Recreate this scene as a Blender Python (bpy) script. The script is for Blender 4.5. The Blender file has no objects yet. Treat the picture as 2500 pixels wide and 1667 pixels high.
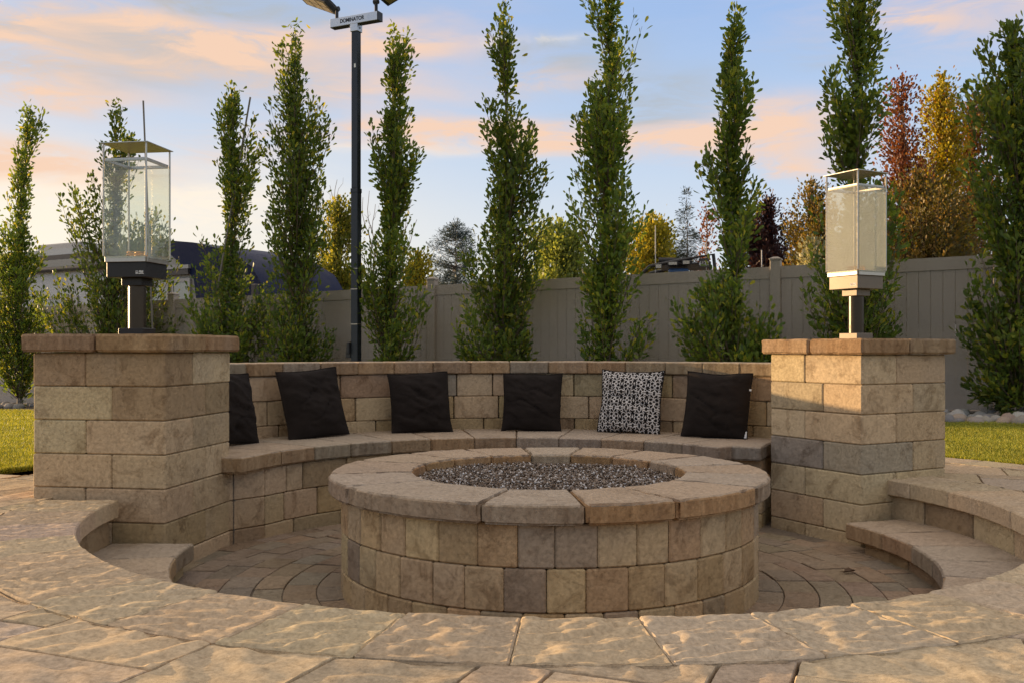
import bpy, math, random
import numpy as np
from math import radians as R, sin, cos, pi, atan2, hypot
random.seed(7)
rng = np.random.default_rng(7)

# ------------------------------------------------------------------ camera, sky, sun, exposure
scene = bpy.context.scene
col = scene.collection
FPX, YH, EYE = 2305.36, 852.1, 0.996            # focal length and horizon row in the 2500 px photograph, eye height
cam_d = bpy.data.cameras.new('camera')
cam_d.sensor_width = 36.0
cam_d.lens = 36.0 * FPX / 2500.0
cam_d.shift_y = (YH - 833.5) / 2500.0
cam_d.clip_start = 0.05
cam_d.clip_end = 1500
cam = bpy.data.objects.new('camera', cam_d)
cam.location = (0, 0, EYE)
cam.rotation_euler = (R(90), 0, 0)
col.objects.link(cam)
scene.camera = cam

SUN_EL, SUN_AZ = 4.3, 30.0                       # sun low on the left, a little behind the far side of the pit
SKY_STRENGTH = 0.12
EXPOSURE = 0.56
sun_d = bpy.data.lights.new('sun', 'SUN')
sun_d.energy = 5.0
sun_d.angle = R(0.6)
sun_d.color = (1.0, 0.68, 0.36)
sun = bpy.data.objects.new('sun', sun_d)
sun.rotation_euler = (R(90 - SUN_EL), 0, R(90 - SUN_AZ) + pi)   # aimed below
col.objects.link(sun)
from mathutils import Vector, Matrix
to_sun = Vector((-cos(R(SUN_AZ)) * cos(R(SUN_EL)), sin(R(SUN_AZ)) * cos(R(SUN_EL)), sin(R(SUN_EL))))
sun.rotation_euler = to_sun.to_track_quat('Z', 'Y').to_euler()
sun.location = (-8, 3, 6)

scene.view_settings.view_transform = 'Standard'
scene.view_settings.look = 'None'
scene.view_settings.gamma = 1.0
scene.view_settings.use_curve_mapping = False
scene.view_settings.exposure = EXPOSURE
scene.render.engine = 'CYCLES'
scene.cycles.denoising_input_passes = 'RGB'
scene.cycles.max_bounces = 7
scene.cycles.transparent_max_bounces = 16
scene.cycles.caustics_reflective = False
scene.cycles.caustics_refractive = False
scene.cycles.sample_clamp_indirect = 6.0

world = bpy.data.worlds.new('World')
scene.world = world
world.use_nodes = True


class NT:
    """small helper to write node trees"""
    def __init__(s, tree):
        s.t = tree
        s.n = tree.nodes
        s.l = tree.links

    def node(s, kind, **kw):
        nd = s.n.new(kind)
        for k, v in kw.items():
            setattr(nd, k, v)
        return nd

    def link(s, a, b):
        s.l.new(a, b)

    def setin(s, nd, i, v):
        if hasattr(v, 'is_linked') or hasattr(v, 'links'):
            s.l.new(v, nd.inputs[i])
        else:
            nd.inputs[i].default_value = v

    def math(s, op, a, b=0.0, c=0.0, clamp=False):
        nd = s.node('ShaderNodeMath', operation=op, use_clamp=clamp)
        s.setin(nd, 0, a); s.setin(nd, 1, b); s.setin(nd, 2, c)
        return nd.outputs[0]

    def mix(s, fac, a, b, blend='MIX'):
        nd = s.node('ShaderNodeMix', data_type='RGBA', blend_type=blend)
        s.setin(nd, 0, fac); s.setin(nd, 6, a); s.setin(nd, 7, b)
        return nd.outputs[2]

    def noise(s, vec, scale, detail=4.0, rough=0.55, dist=0.0):
        nd = s.node('ShaderNodeTexNoise')
        if vec is not None:
            s.l.new(vec, nd.inputs['Vector'])
        nd.inputs['Scale'].default_value = scale
        nd.inputs['Detail'].default_value = detail
        nd.inputs['Roughness'].default_value = rough
        nd.inputs['Distortion'].default_value = dist
        return nd.outputs[0]

    def ramp(s, fac, stops, interp='LINEAR'):
        nd = s.node('ShaderNodeValToRGB')
        nd.color_ramp.interpolation = interp
        el = nd.color_ramp.elements
        while len(el) < len(stops):
            el.new(0.5)
        for e, (p, c) in zip(el, stops):
            e.position = p
            e.color = c if len(c) == 4 else (c[0], c[1], c[2], 1)
        s.l.new(fac, nd.inputs[0])
        return nd.outputs[0]

    def maprange(s, v, a, b, c, d, smooth=False):
        nd = s.node('ShaderNodeMapRange')
        if smooth:
            nd.interpolation_type = 'SMOOTHSTEP'
        s.setin(nd, 0, v)
        for i, q in zip((1, 2, 3, 4), (a, b, c, d)):
            nd.inputs[i].default_value = q
        return nd.outputs[0]


def build_world():
    T = NT(world.node_tree)
    T.n.clear()
    out = T.node('ShaderNodeOutputWorld')
    bg = T.node('ShaderNodeBackground')
    bg.inputs['Strength'].default_value = SKY_STRENGTH
    T.link(bg.outputs[0], out.inputs[0])
    sky = T.node('ShaderNodeTexSky', sky_type='NISHITA')
    sky.sun_disc = False
    sky.sun_elevation = R(SUN_EL)
    sky.sun_rotation = R(-(90 - SUN_AZ))
    sky.air_density = 1.0
    sky.dust_density = 0.6
    sky.ozone_density = 1.6
    K = 1.06 / (SKY_STRENGTH * 2 ** EXPOSURE)
    tc = T.node('ShaderNodeTexCoord')
    d = tc.outputs['Generated']
    sep = T.node('ShaderNodeSeparateXYZ')
    T.link(d, sep.inputs[0])
    az = T.math('ARCTAN2', sep.outputs[0], sep.outputs[1])
    el = T.math('ARCSINE', sep.outputs[2])
    elc = T.math('MAXIMUM', el, 0.0)
    # clear-air colour: pale and creamy at the horizon, blue higher up, warmer towards the sun
    e_n = T.maprange(elc, 0.0, 0.75, 0.0, 1.0)
    cool = T.ramp(e_n, [(0.0, (0.82, 0.80, 0.77)), (0.12, (0.72, 0.77, 0.84)), (0.28, (0.52, 0.66, 0.87)), (0.45, (0.35, 0.52, 0.84)), (0.6, (0.31, 0.45, 0.76)), (1.0, (0.27, 0.37, 0.58))])
    warm = T.ramp(e_n, [(0.0, (1.0, 0.92, 0.78)), (0.12, (0.96, 0.90, 0.79)), (0.28, (0.62, 0.70, 0.83)), (0.45, (0.46, 0.58, 0.81)), (1.0, (0.27, 0.36, 0.56))])
    vm = T.node('ShaderNodeVectorMath', operation='DOT_PRODUCT')
    T.link(d, vm.inputs[0])
    vm.inputs[1].default_value = (-cos(R(SUN_AZ)), sin(R(SUN_AZ)), 0)
    warmth = T.maprange(vm.outputs['Value'], 0.2, 1.0, 0.0, 1.0, True)
    air = T.mix(warmth, cool, warm)
    sc = T.node('ShaderNodeVectorMath', operation='SCALE')
    T.link(air, sc.inputs[0]); sc.inputs['Scale'].default_value = K
    base = T.mix(0.92, sky.outputs[0], sc.outputs[0])
    # glow round the low sun, well outside the picture on the left
    vs = T.node('ShaderNodeVectorMath', operation='DOT_PRODUCT')
    T.link(d, vs.inputs[0])
    vs.inputs[1].default_value = (-cos(R(SUN_AZ)) * cos(R(SUN_EL)), sin(R(SUN_AZ)) * cos(R(SUN_EL)), sin(R(SUN_EL)))
    glow = T.math('EXPONENT', T.math('MULTIPLY', T.math('SUBTRACT', vs.outputs['Value'], 1.0), 26.0))
    base = T.mix(glow, base, (4.2 * K, 2.8 * K, 1.5 * K, 1), 'ADD')
    # cloud streaks: soft bands in azimuth and elevation broken up by noise
    cv = T.node('ShaderNodeCombineXYZ')
    T.link(T.math('MULTIPLY', az, 3.2), cv.inputs[0])
    T.link(T.math('MULTIPLY', el, 13.0), cv.inputs[1])
    n1 = T.noise(cv.outputs[0], 3.1, 8, 0.66, 0.6)
    n2 = T.noise(cv.outputs[0], 0.9, 5, 0.55, 0.25)
    wob = T.math('MULTIPLY', T.math('SUBTRACT', n2, 0.5), 0.10)
    elw = T.math('ADD', el, wob)
    azw = T.math('ADD', az, T.math('MULTIPLY', T.math('SUBTRACT', n1, 0.5), 0.22))

    def streak(x, y, w, h):
        xs, ys = x * 1.06293, y * 1.06293
        a0 = atan2(xs - 1250, FPX)
        e0 = atan2(YH - ys, hypot(FPX, xs - 1250))
        wa, we = w * 1.06293 / FPX, h * 1.06293 / FPX
        we *= 1.35
        da = T.math('DIVIDE', T.math('SUBTRACT', azw, a0), wa)
        de = T.math('DIVIDE', T.math('SUBTRACT', elw, e0), we)
        q = T.math('ADD', T.math('MULTIPLY', da, da), T.math('MULTIPLY', de, de))
        return T.math('EXPONENT', T.math('MULTIPLY', q, -1.0))

    def total(lst):
        acc = None
        for x, y, w, h, k in lst:
            m = T.math('MULTIPLY', streak(x, y, w, h), k)
            acc = m if acc is None else T.math('ADD', acc, m)
        return T.math('MULTIPLY', acc, T.maprange(n1, 0.30, 0.66, 0.25, 1.35), clamp=True)
    grey = total([(120, 150, 260, 30, .8), (420, 130, 300, 32, .85), (60, 40, 200, 20, .5), (250, 62, 330, 34, .8), (620, 18, 260, 30, .9), (1330, 130, 150, 42, .75), (1540, 218, 140, 34, .75), (1480, 268, 130, 16, .5),
                  (720, 200, 120, 24, .4), (1930, 130, 110, 18, .35), (-600, 150, 300, 60, .7), (3000, 200, 350, 50, .7), (1500, -700, 700, 120, .7), (300, -500, 600, 90, .7)])
    peach = total([(60, 15, 130, 18, .9), (330, 28, 160, 18, .8), (90, 185, 130, 24, .8), (350, 150, 190, 18, .6), (600, 120, 150, 26, .8), (250, 210, 160, 16, .5), (70, 92, 150, 26, .8), (500, 88, 270, 30, .75), (960, 92, 190, 34, .95), (860, 205, 240, 26, .8), (1120, 305, 420, 22, 1.0), (1330, 330, 420, 24, .6),
                   (1760, 290, 170, 34, .95), (1690, 345, 230, 24, .7), (1850, 385, 100, 18, .8), (1300, 178, 110, 18, .5), (560, 345, 110, 26, .45), (110, 375, 220, 34, .85),
                   (2160, 34, 90, 16, .5), (-500, 330, 420, 40, .9), (2900, 330, 420, 40, .8), (-900, 60, 500, 60, .8), (2700, -100, 500, 60, .7), (900, -260, 700, 50, .8)])
    cream = total([(150, 480, 330, 62, .9), (560, 470, 330, 70, .55), (1000, 345, 260, 18, .55), (1150, 90, 50, 12, .6), (1290, 82, 40, 10, .6), (-500, 500, 500, 90, .9)])
    # broken bright cloud added overhead, out of view, to lift the shade
    uz = T.math('MAXIMUM', sep.outputs[2], 0.12)
    pv = T.node('ShaderNodeCombineXYZ')
    T.link(T.math('DIVIDE', sep.outputs[0], uz), pv.inputs[0]); T.link(T.math('DIVIDE', sep.outputs[1], uz), pv.inputs[1])
    hi = T.noise(pv.outputs[0], 0.9, 6, 0.6, 0.4)
    cover = T.math('MULTIPLY', T.maprange(hi, 0.34, 0.58, 0, 1, True), T.maprange(el, 0.34, 0.55, 0, 0.95, True))
    base = T.mix(cover, base, (1.1 * K, 0.93 * K, 0.74 * K, 1))
    # cloud streaks, which go on outside the view; dimmer than the added cloud overhead
    c = T.mix(T.math('MULTIPLY', cream, 0.8), base, (1.02 * K, 0.89 * K, 0.72 * K, 1))
    c = T.mix(T.math('MULTIPLY', grey, 0.95), c, (0.44 * K, 0.475 * K, 0.51 * K, 1))
    c = T.mix(T.math('MULTIPLY', peach, 0.95), c, (0.90 * K, 0.625 * K, 0.46 * K, 1))
    T.link(c, bg.inputs[0])


build_world()

# ------------------------------------------------------------------ small maths


def at(x, y, Y):
    """point of the place seen at (x, y) of the 2352 px wide photograph, at distance Y along the view"""
    xs, ys = x * 1.06293, y * 1.06293
    return ((xs - 1250) / FPX * Y, Y, EYE - (ys - YH) / FPX * Y)


def _hash(ix, iy, iz, seed):
    h = (ix * 374761393 + iy * 668265263 + iz * 2147483647 + seed * 1274126177) & 0xFFFFFFFF
    h = ((h ^ (h >> 13)) * 1274126177) & 0xFFFFFFFF
    h = ((h ^ (h >> 16)) * 2246822519) & 0xFFFFFFFF
    return ((h ^ (h >> 15)) & 0xFFFF) / 65535.0


def vnoise(x, y, z, seed=0):
    """value noise in -1..1, arrays in, array out"""
    x, y, z = np.broadcast_arrays(np.asarray(x, float), np.asarray(y, float), np.asarray(z, float))
    ix, iy, iz = np.floor(x).astype(np.int64), np.floor(y).astype(np.int64), np.floor(z).astype(np.int64)
    fx, fy, fz = x - ix, y - iy, z - iz
    fx, fy, fz = (f * f * f * (f * (f * 6 - 15) + 10) for f in (fx, fy, fz))
    r = 0
    for a in (0, 1):
        for b in (0, 1):
            for c in (0, 1):
                w = (fx if a else 1 - fx) * (fy if b else 1 - fy) * (fz if c else 1 - fz)
                r = r + w * _hash(ix + a, iy + b, iz + c, seed)
    return r * 2 - 1


def fbm(x, y, z, seed=0, octaves=3):
    r, a = 0, 1.0
    for k in range(octaves):
        r = r + a * vnoise(x * 2 ** k, y * 2 ** k, z * 2 ** k, seed + k)
        a *= .5
    return r


# ------------------------------------------------------------------ mesh and object helpers
def tag(o, label=None, cat=None, group=None, kind=None):
    for k, v in (('label', label), ('category', cat), ('group', group), ('kind', kind)):
        if v:
            o[k] = v
    return o


def link(o, parent=None):
    col.objects.link(o)
    if parent is not None:
        o.parent = parent
    return o


def empty(name, loc=(0, 0, 0), rz=0.0, **tags):
    o = bpy.data.objects.new(name, None)
    o.empty_display_size = 0.2
    o.location = loc
    o.rotation_euler = (0, 0, rz)
    link(o)
    return tag(o, **tags)


def mesh_from(name, V, F, smooth=False):
    me = bpy.data.meshes.new(name)
    V = np.asarray(V, dtype=np.float32)
    if isinstance(F, np.ndarray):
        n = F.shape[1]
        me.vertices.add(len(V))
        me.vertices.foreach_set('co', V.ravel())
        me.loops.add(F.size)
        me.loops.foreach_set('vertex_index', F.astype(np.int32).ravel())
        me.polygons.add(len(F))
        me.polygons.foreach_set('loop_start', np.arange(0, F.size, n, dtype=np.int32))
        me.update(calc_edges=True)
    else:
        me.from_pydata([tuple(map(float, v)) for v in V], [], F)
        me.update()
    if smooth:
        me.polygons.foreach_set('use_smooth', np.ones(len(me.polygons), dtype=bool))
    return me


def add(name, me, mat=None, parent=None, loc=(0, 0, 0), rot=(0, 0, 0), color=None):
    if mat is not None and not me.materials:
        me.materials.append(mat)
    o = bpy.data.objects.new(name, me)
    o.location = loc
    o.rotation_euler = rot
    if color is not None:
        o.color = (color[0], color[1], color[2], 1)
    return link(o, parent)


class MB:
    """collects boxes, tubes and prisms into one mesh"""
    def __init__(s):
        s.V, s.F = [], []

    def poly(s, V, F):
        b = len(s.V)
        s.V += [tuple(v) for v in V]
        s.F += [tuple(i + b for i in f) for f in F]
        return s

    def box(s, x0, x1, y0, y1, z0, z1, c=0.0, M=None):
        V, F = chamfer_geo(x1 - x0, y1 - y0, z1 - z0, c) if c else box_geo(x1 - x0, y1 - y0, z1 - z0)
        V = [((x0 + x1) / 2 + v[0], (y0 + y1) / 2 + v[1], z0 + v[2]) for v in V]
        if M is not None:
            V = [tuple(M @ Vector(v)) for v in V]
        return s.poly(V, F)

    def tube(s, pts, rad, n=8, cap=True):
        pts = [Vector(p) for p in pts]
        rad = rad if hasattr(rad, '__len__') else [rad] * len(pts)
        V, F = [], []
        up = None
        for i, p in enumerate(pts):
            t = (pts[min(i + 1, len(pts) - 1)] - pts[max(i - 1, 0)]).normalized()
            if up is None:
                up = Vector((0, 0, 1)) if abs(t.z) < .9 else Vector((1, 0, 0))
            a = t.cross(up).normalized()
            b = a.cross(t).normalized()
            up = b
            for k in range(n):
                q = 2 * pi * k / n
                V.append(p + a * (cos(q) * rad[i]) + b * (sin(q) * rad[i]))
        for i in range(len(pts) - 1):
            for k in range(n):
                k2 = (k + 1) % n
                F.append((i * n + k, i * n + k2, (i + 1) * n + k2, (i + 1) * n + k))
        if cap:
            F.append(tuple(range(n - 1, -1, -1)))
            F.append(tuple(range((len(pts) - 1) * n, len(pts) * n)))
        return s.poly(V, F)

    def lathe(s, prof, n=24, c=(0, 0)):
        V, F = [], []
        for r, z in prof:
            for k in range(n):
                V.append((c[0] + r * cos(2 * pi * k / n), c[1] + r * sin(2 * pi * k / n), z))
        for i in range(len(prof) - 1):
            for k in range(n):
                k2 = (k + 1) % n
                F.append((i * n + k, i * n + k2, (i + 1) * n + k2, (i + 1) * n + k))
        F.append(tuple(range(n - 1, -1, -1)))
        F.append(tuple(range((len(prof) - 1) * n, len(prof) * n)))
        return s.poly(V, F)

    def prism(s, outline, y0, y1):
        """outline in x,z extruded along y"""
        n = len(outline)
        V = [(x, y0, z) for x, z in outline] + [(x, y1, z) for x, z in outline]
        F = [tuple(range(n)), tuple(range(2 * n - 1, n - 1, -1))]
        for i in range(n):
            j = (i + 1) % n
            F.append((i, i + n, j + n, j))
        return s.poly(V, F)

    def build(s, name, mat, parent=None, loc=(0, 0, 0), rot=(0, 0, 0), smooth=False, color=None):
        me = mesh_from(name, s.V, s.F)
        if smooth:
            for p in me.polygons:
                p.use_smooth = len(p.vertices) == 4
            me.set_sharp_from_angle(angle=R(40))
        return add(name, me, mat, parent, loc, rot, color)


def box_geo(dx, dy, dz):
    x, y = dx / 2, dy / 2
    V = [(-x, -y, 0), (x, -y, 0), (x, y, 0), (-x, y, 0), (-x, -y, dz), (x, -y, dz), (x, y, dz), (-x, y, dz)]
    F = [(0, 3, 2, 1), (4, 5, 6, 7), (0, 1, 5, 4), (1, 2, 6, 5), (2, 3, 7, 6), (3, 0, 4, 7)]
    return V, F


def chamfer_geo(dx, dy, dz, c, back=None):
    """chamfered box, base at z=0; back = width at +y when tapered"""
    V, idx = [], {}
    for sx in (-1, 1):
        for sy in (-1, 1):
            for sz in (-1, 1):
                hx = (dx if sy < 0 or back is None else back) / 2
                X, Y, Z = sx * hx, sy * dy / 2, dz / 2 + sz * dz / 2
                for ax in range(3):
                    p = [X - sx * c, Y - sy * c, Z - sz * c]
                    p[ax] = (X, Y, Z)[ax]
                    idx[(sx, sy, sz, ax)] = len(V)
                    V.append(tuple(p))
    F = []

    def face(vs):
        pts = [Vector(V[i]) for i in vs]
        n = (pts[1] - pts[0]).cross(pts[2] - pts[1])
        ctr = sum(pts, Vector()) / len(pts) - Vector((0, 0, dz / 2))
        F.append(tuple(vs) if n.dot(ctr) > 0 else tuple(reversed(vs)))
    for ax in range(3):
        b, d = [a for a in range(3) if a != ax]
        for s in (-1, 1):
            q = []
            for (sb, sd) in ((-1, -1), (1, -1), (1, 1), (-1, 1)):
                k = [0, 0, 0]
                k[ax], k[b], k[d] = s, sb, sd
                q.append(idx[(*k, ax)])
            face(q)
        for sb in (-1, 1):
            for sd in (-1, 1):
                q = []
                for (s, a) in ((-1, b), (1, b), (1, d), (-1, d)):
                    k = [0, 0, 0]
                    k[ax], k[b], k[d] = s, sb, sd
                    q.append(idx[(*k, a)])
                face(q)
    for sx in (-1, 1):
        for sy in (-1, 1):
            for sz in (-1, 1):
                face([idx[(sx, sy, sz, a)] for a in range(3)])
    return V, F


_blocks = {}


def block_mesh(w, d, h, mat, c=0.006, back=None):
    key = (round(w, 3), round(d, 3), round(h, 3), None if back is None else round(back, 3), mat.name)
    if key not in _blocks:
        V, F = chamfer_geo(w, d, h, c, back)
        me = mesh_from('block', V, F)
        me.materials.append(mat)
        _blocks[key] = me
    return _blocks[key]


_lat = {}


def lattice(nx, ny, nz):
    key = (nx, ny, nz)
    if key not in _lat:
        ids, P, F = {}, [], []

        def vid(i, j, k):
            if (i, j, k) not in ids:
                ids[(i, j, k)] = len(P)
                P.append((i, j, k))
            return ids[(i, j, k)]
        for k, fl in ((nz, False), (0, True)):
            for i in range(nx):
                for j in range(ny):
                    q = (vid(i, j, k), vid(i + 1, j, k), vid(i + 1, j + 1, k), vid(i, j + 1, k))
                    F.append(q[::-1] if fl else q)
        for j, fl in ((0, False), (ny, True)):
            for i in range(nx):
                for k in range(nz):
                    q = (vid(i, j, k), vid(i + 1, j, k), vid(i + 1, j, k + 1), vid(i, j, k + 1))
                    F.append(q[::-1] if fl else q)
        for i, fl in ((0, True), (nx, False)):
            for j in range(ny):
                for k in range(nz):
                    q = (vid(i, j, k), vid(i, j + 1, k), vid(i, j + 1, k + 1), vid(i, j, k + 1))
                    F.append(q[::-1] if fl else q)
        _lat[key] = (np.array(P), np.array(F))
    return _lat[key]


def slab_mesh(dx, dy, dz, div, rad, seed, ripple=0.0, chip=0.003, lam=(.16, .05), ang=0.0, warp=None, smooth=True, sides=.001):
    """stone with rounded chipped arrises; its top carries long ripples as real relief"""
    nx, ny, nz = div
    P, F = lattice(nx, ny, nz)

    def axis(n, L):
        if n < 3:
            return np.linspace(0, L, n + 1)
        return np.concatenate([[0], np.linspace(rad, L - rad, n - 1), [L]])
    x = axis(nx, dx)[P[:, 0]] - dx / 2
    y = axis(ny, dy)[P[:, 1]] - dy / 2
    z = axis(nz, dz)[P[:, 2]]
    p = np.stack([x, y, z], 1)
    lo = np.array([-dx / 2 + rad, -dy / 2 + rad, rad])
    hi = np.array([dx / 2 - rad, dy / 2 - rad, dz - rad])
    q = np.clip(p, lo, hi)
    d = p - q
    ln = np.linalg.norm(d, axis=1, keepdims=True)
    sat = (np.abs(d) > 1e-9).sum(1)
    nrm = d / np.maximum(ln, 1e-9)
    p = np.where(ln > 1e-9, q + nrm * rad, p)
    s0 = seed * 3.17
    if chip:
        nz_ = fbm(p[:, 0] * 24 + s0, p[:, 1] * 24, p[:, 2] * 24, seed, 3)
        amt = np.where(sat >= 2, chip * (0.55 + np.maximum(nz_, -.4)), sides * nz_)
        p = p - nrm * amt[:, None]
    if ripple:
        ca, sa = cos(ang), sin(ang)
        u = p[:, 0] * ca + p[:, 1] * sa
        v = -p[:, 0] * sa + p[:, 1] * ca
        v = v + .016 * fbm(u * 7 + s0, v * 6, 0, seed + 9, 2)
        h = vnoise(u / lam[0] + s0, v / lam[1], 0, seed) + .28 * vnoise(u / lam[0] * 2.1, v / lam[1] * 1.7, s0, seed + 3) + .05 * vnoise(u * 60, v * 75, 0, seed + 5)
        up = P[:, 2] == nz
        ed = np.minimum(np.minimum(p[:, 0] + dx / 2, dx / 2 - p[:, 0]), np.minimum(p[:, 1] + dy / 2, dy / 2 - p[:, 1]))
        p[:, 2] += np.where(up, ripple * (h - .25) * np.clip(ed / .014, .15, 1), 0)
    if warp is not None:
        p = warp(p)
    me = mesh_from('stone', p, F, smooth)
    me.set_sharp_from_angle(angle=R(24))
    return me


def arc_warp(cx, cy, rm, amid, z0):
    def w(p):
        a = amid - p[:, 0] / rm
        r = rm + p[:, 1]
        return np.stack([cx + r * np.cos(a), cy + r * np.sin(a), p[:, 2] + z0], 1)
    return w


_seed = [100]


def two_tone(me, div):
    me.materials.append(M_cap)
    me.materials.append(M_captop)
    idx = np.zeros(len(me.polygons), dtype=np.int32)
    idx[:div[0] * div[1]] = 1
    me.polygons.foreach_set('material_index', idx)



def arc_stone(name, cx, cy, r0, r1, a0, a1, z0, z1, mat, parent, color, div=(10, 7, 3), rad=.012, gap=.004, ripple=.0015, chip=.005, lam=(.16, .05), ang=0.0, **kw):
    """stone between two radii and two angles (radians)"""
    _seed[0] += 1
    rm = (r0 + r1) / 2
    amid = (a0 + a1) / 2
    dx = abs(a1 - a0) * rm - gap
    me = slab_mesh(dx, r1 - r0, z1 - z0, div, rad, _seed[0], ripple, chip, lam, ang, None, True, **kw)
    co = np.empty(len(me.vertices) * 3, dtype=np.float32)
    me.vertices.foreach_get('co', co)
    p = arc_warp(0, 0, rm, 0.0, 0)(co.reshape(-1, 3).astype(float))
    p[:, 0] -= rm
    me.vertices.foreach_set('co', p.astype(np.float32).ravel())
    me.update()
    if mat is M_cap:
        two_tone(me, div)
    return add(name, me, mat, parent, (cx + rm * cos(amid), cy + rm * sin(amid), z0), (0, 0, amid), color)


def pick(pal, jitter=.07):
    c = random.choices([p[0] for p in pal], [p[1] for p in pal])[0]
    k = 1 + random.uniform(-jitter, jitter)
    return tuple(max(0.0, v * k * (1 + random.uniform(-.03, .03))) for v in c)


# ------------------------------------------------------------------ materials
def new_mat(name):
    m = bpy.data.materials.new(name)
    m.use_nodes = True
    T = NT(m.node_tree)
    T.n.clear()
    out = T.node('ShaderNodeOutputMaterial')
    b = T.node('ShaderNodeBsdfPrincipled')
    T.link(b.outputs[0], out.inputs[0])
    return m, T, b, out


def plain(name, c, rough=.5, metal=0.0, var=.06, scale=20, bump=0.0, spec=.5):
    m, T, b, out = new_mat(name)
    tc = T.node('ShaderNodeTexCoord')
    n = T.noise(tc.outputs['Object'], scale, 5, .6)
    f = T.maprange(n, .3, .7, 1 - var, 1 + var)
    sc = T.node('ShaderNodeVectorMath', operation='SCALE')
    sc.inputs[0].default_value = c[:3]
    T.link(f, sc.inputs['Scale'])
    T.link(sc.outputs[0], b.inputs['Base Color'])
    T.link(T.maprange(n, .3, .7, max(rough - .08, 0), min(rough + .08, 1)), b.inputs['Roughness'])
    b.inputs['Metallic'].default_value = metal
    b.inputs['Specular IOR Level'].default_value = spec
    if bump:
        bp = T.node('ShaderNodeBump')
        bp.inputs['Strength'].default_value = bump
        bp.inputs['Distance'].default_value = .002
        T.link(T.noise(tc.outputs['Object'], scale * 6, 4, .6), bp.inputs['Height'])
        T.link(bp.outputs[0], b.inputs['Normal'])
    return m


def stone(name, blotch=.5, top=False, grey=.35, streak=0.0, bump=.35, pores=.2, scale=1.0, bd=.003):
    """cast stone: the object's own colour, darker mineral blotches, grey cement bloom, fine grain"""
    m, T, b, out = new_mat(name)
    tc = T.node('ShaderNodeTexCoord')
    oi = T.node('ShaderNodeObjectInfo')
    off = T.node('ShaderNodeCombineXYZ')
    T.link(T.math('MULTIPLY', oi.outputs['Random'], 57.0), off.inputs[0])
    T.link(T.math('MULTIPLY', oi.outputs['Random'], 23.0), off.inputs[1])
    va = T.node('ShaderNodeVectorMath', operation='ADD')
    T.link(tc.outputs['Object'], va.inputs[0])
    T.link(off.outputs[0], va.inputs[1])
    v = va.outputs[0]
    n1 = T.noise(v, 7.5 * scale, 9, .72, .8)
    n2 = T.noise(v, 3.1 * scale, 4, .55, .3)
    n3 = T.noise(v, 70 * scale, 5, .7)
    n4 = T.noise(v, 26 * scale, 8, .78, .4)
    c0 = oi.outputs['Color']
    if top:                                   # top faces of the slabs are coloured paler and greyer than their sides
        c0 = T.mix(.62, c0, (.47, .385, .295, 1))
    dark = T.mix(1.0, c0, (.44, .38, .335, 1), 'MULTIPLY')
    c = T.mix(T.maprange(n1, .49, .66, 0, blotch, True), c0, dark)
    c = T.mix(T.maprange(n2, .5, .75, 0, grey, True), c, (.285, .245, .20, 1))
    c = T.mix(T.maprange(n4, .53, .70, 0, .5, True), c, dark)
    if streak:
        mp = T.node('ShaderNodeMapping')
        mp.inputs['Scale'].default_value = (26, 26, 1.6)
        T.link(v, mp.inputs[0])
        ns = T.noise(mp.outputs[0], 1.0, 3, .6, .3)
        c = T.mix(T.maprange(ns, .35, .7, 0, streak), c, T.mix(1.0, c, (.62, .55, .5, 1), 'MULTIPLY'))
        c = T.mix(T.maprange(ns, .66, .78, 0, streak * .6), c, (.40, .34, .28, 1))
    g = T.maprange(n3, .3, .7, .70, 1.30)
    sc = T.node('ShaderNodeVectorMath', operation='SCALE')
    T.link(c, sc.inputs[0]); T.link(g, sc.inputs['Scale'])
    T.link(sc.outputs[0], b.inputs['Base Color'])
    b.inputs['Roughness'].default_value = .95
    b.inputs['Specular IOR Level'].default_value = .08
    vor = T.node('ShaderNodeTexVoronoi')
    vor.inputs['Scale'].default_value = 120 * scale
    T.link(v, vor.inputs['Vector'])
    pit = T.maprange(vor.outputs['Distance'], .0, .32, -pores, 0)
    h = T.math('ADD', T.math('ADD', T.math('MULTIPLY', n4, .9), T.math('MULTIPLY', n3, .4)), pit)
    bp = T.node('ShaderNodeBump')
    bp.inputs['Strength'].default_value = bump
    bp.inputs['Distance'].default_value = bd
    T.link(h, bp.inputs['Height'])
    T.link(bp.outputs[0], b.inputs['Normal'])
    return m


def leaf_mat(name, stops, trans=.35, rough=.45):
    m, T, b, out = new_mat(name)
    geo = T.node('ShaderNodeNewGeometry')
    c = T.ramp(geo.outputs['Random Per Island'], stops)
    oi = T.node('ShaderNodeObjectInfo')
    tc = T.node('ShaderNodeTexCoord')
    cl = T.noise(tc.outputs['Object'], 2.3, 3, .5)
    gain = T.math('ADD', T.maprange(oi.outputs['Random'], 0, 1, -.16, .16), T.maprange(cl, .3, .7, .78, 1.3))
    scl = T.node('ShaderNodeVectorMath', operation='SCALE')
    T.link(c, scl.inputs[0]); T.link(gain, scl.inputs['Scale'])
    c = scl.outputs[0]
    T.link(c, b.inputs['Base Color'])
    b.inputs['Roughness'].default_value = rough
    b.inputs['Specular IOR Level'].default_value = .35
    tr = T.node('ShaderNodeBsdfTranslucent')
    tcol = T.mix(1.0, c, (1.5, 1.35, .6, 1), 'MULTIPLY')
    T.link(tcol, tr.inputs[0])
    mx = T.node('ShaderNodeMixShader')
    mx.inputs[0].default_value = trans
    T.link(b.outputs[0], mx.inputs[1]); T.link(tr.outputs[0], mx.inputs[2])
    T.link(mx.outputs[0], out.inputs[0])
    return m


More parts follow.
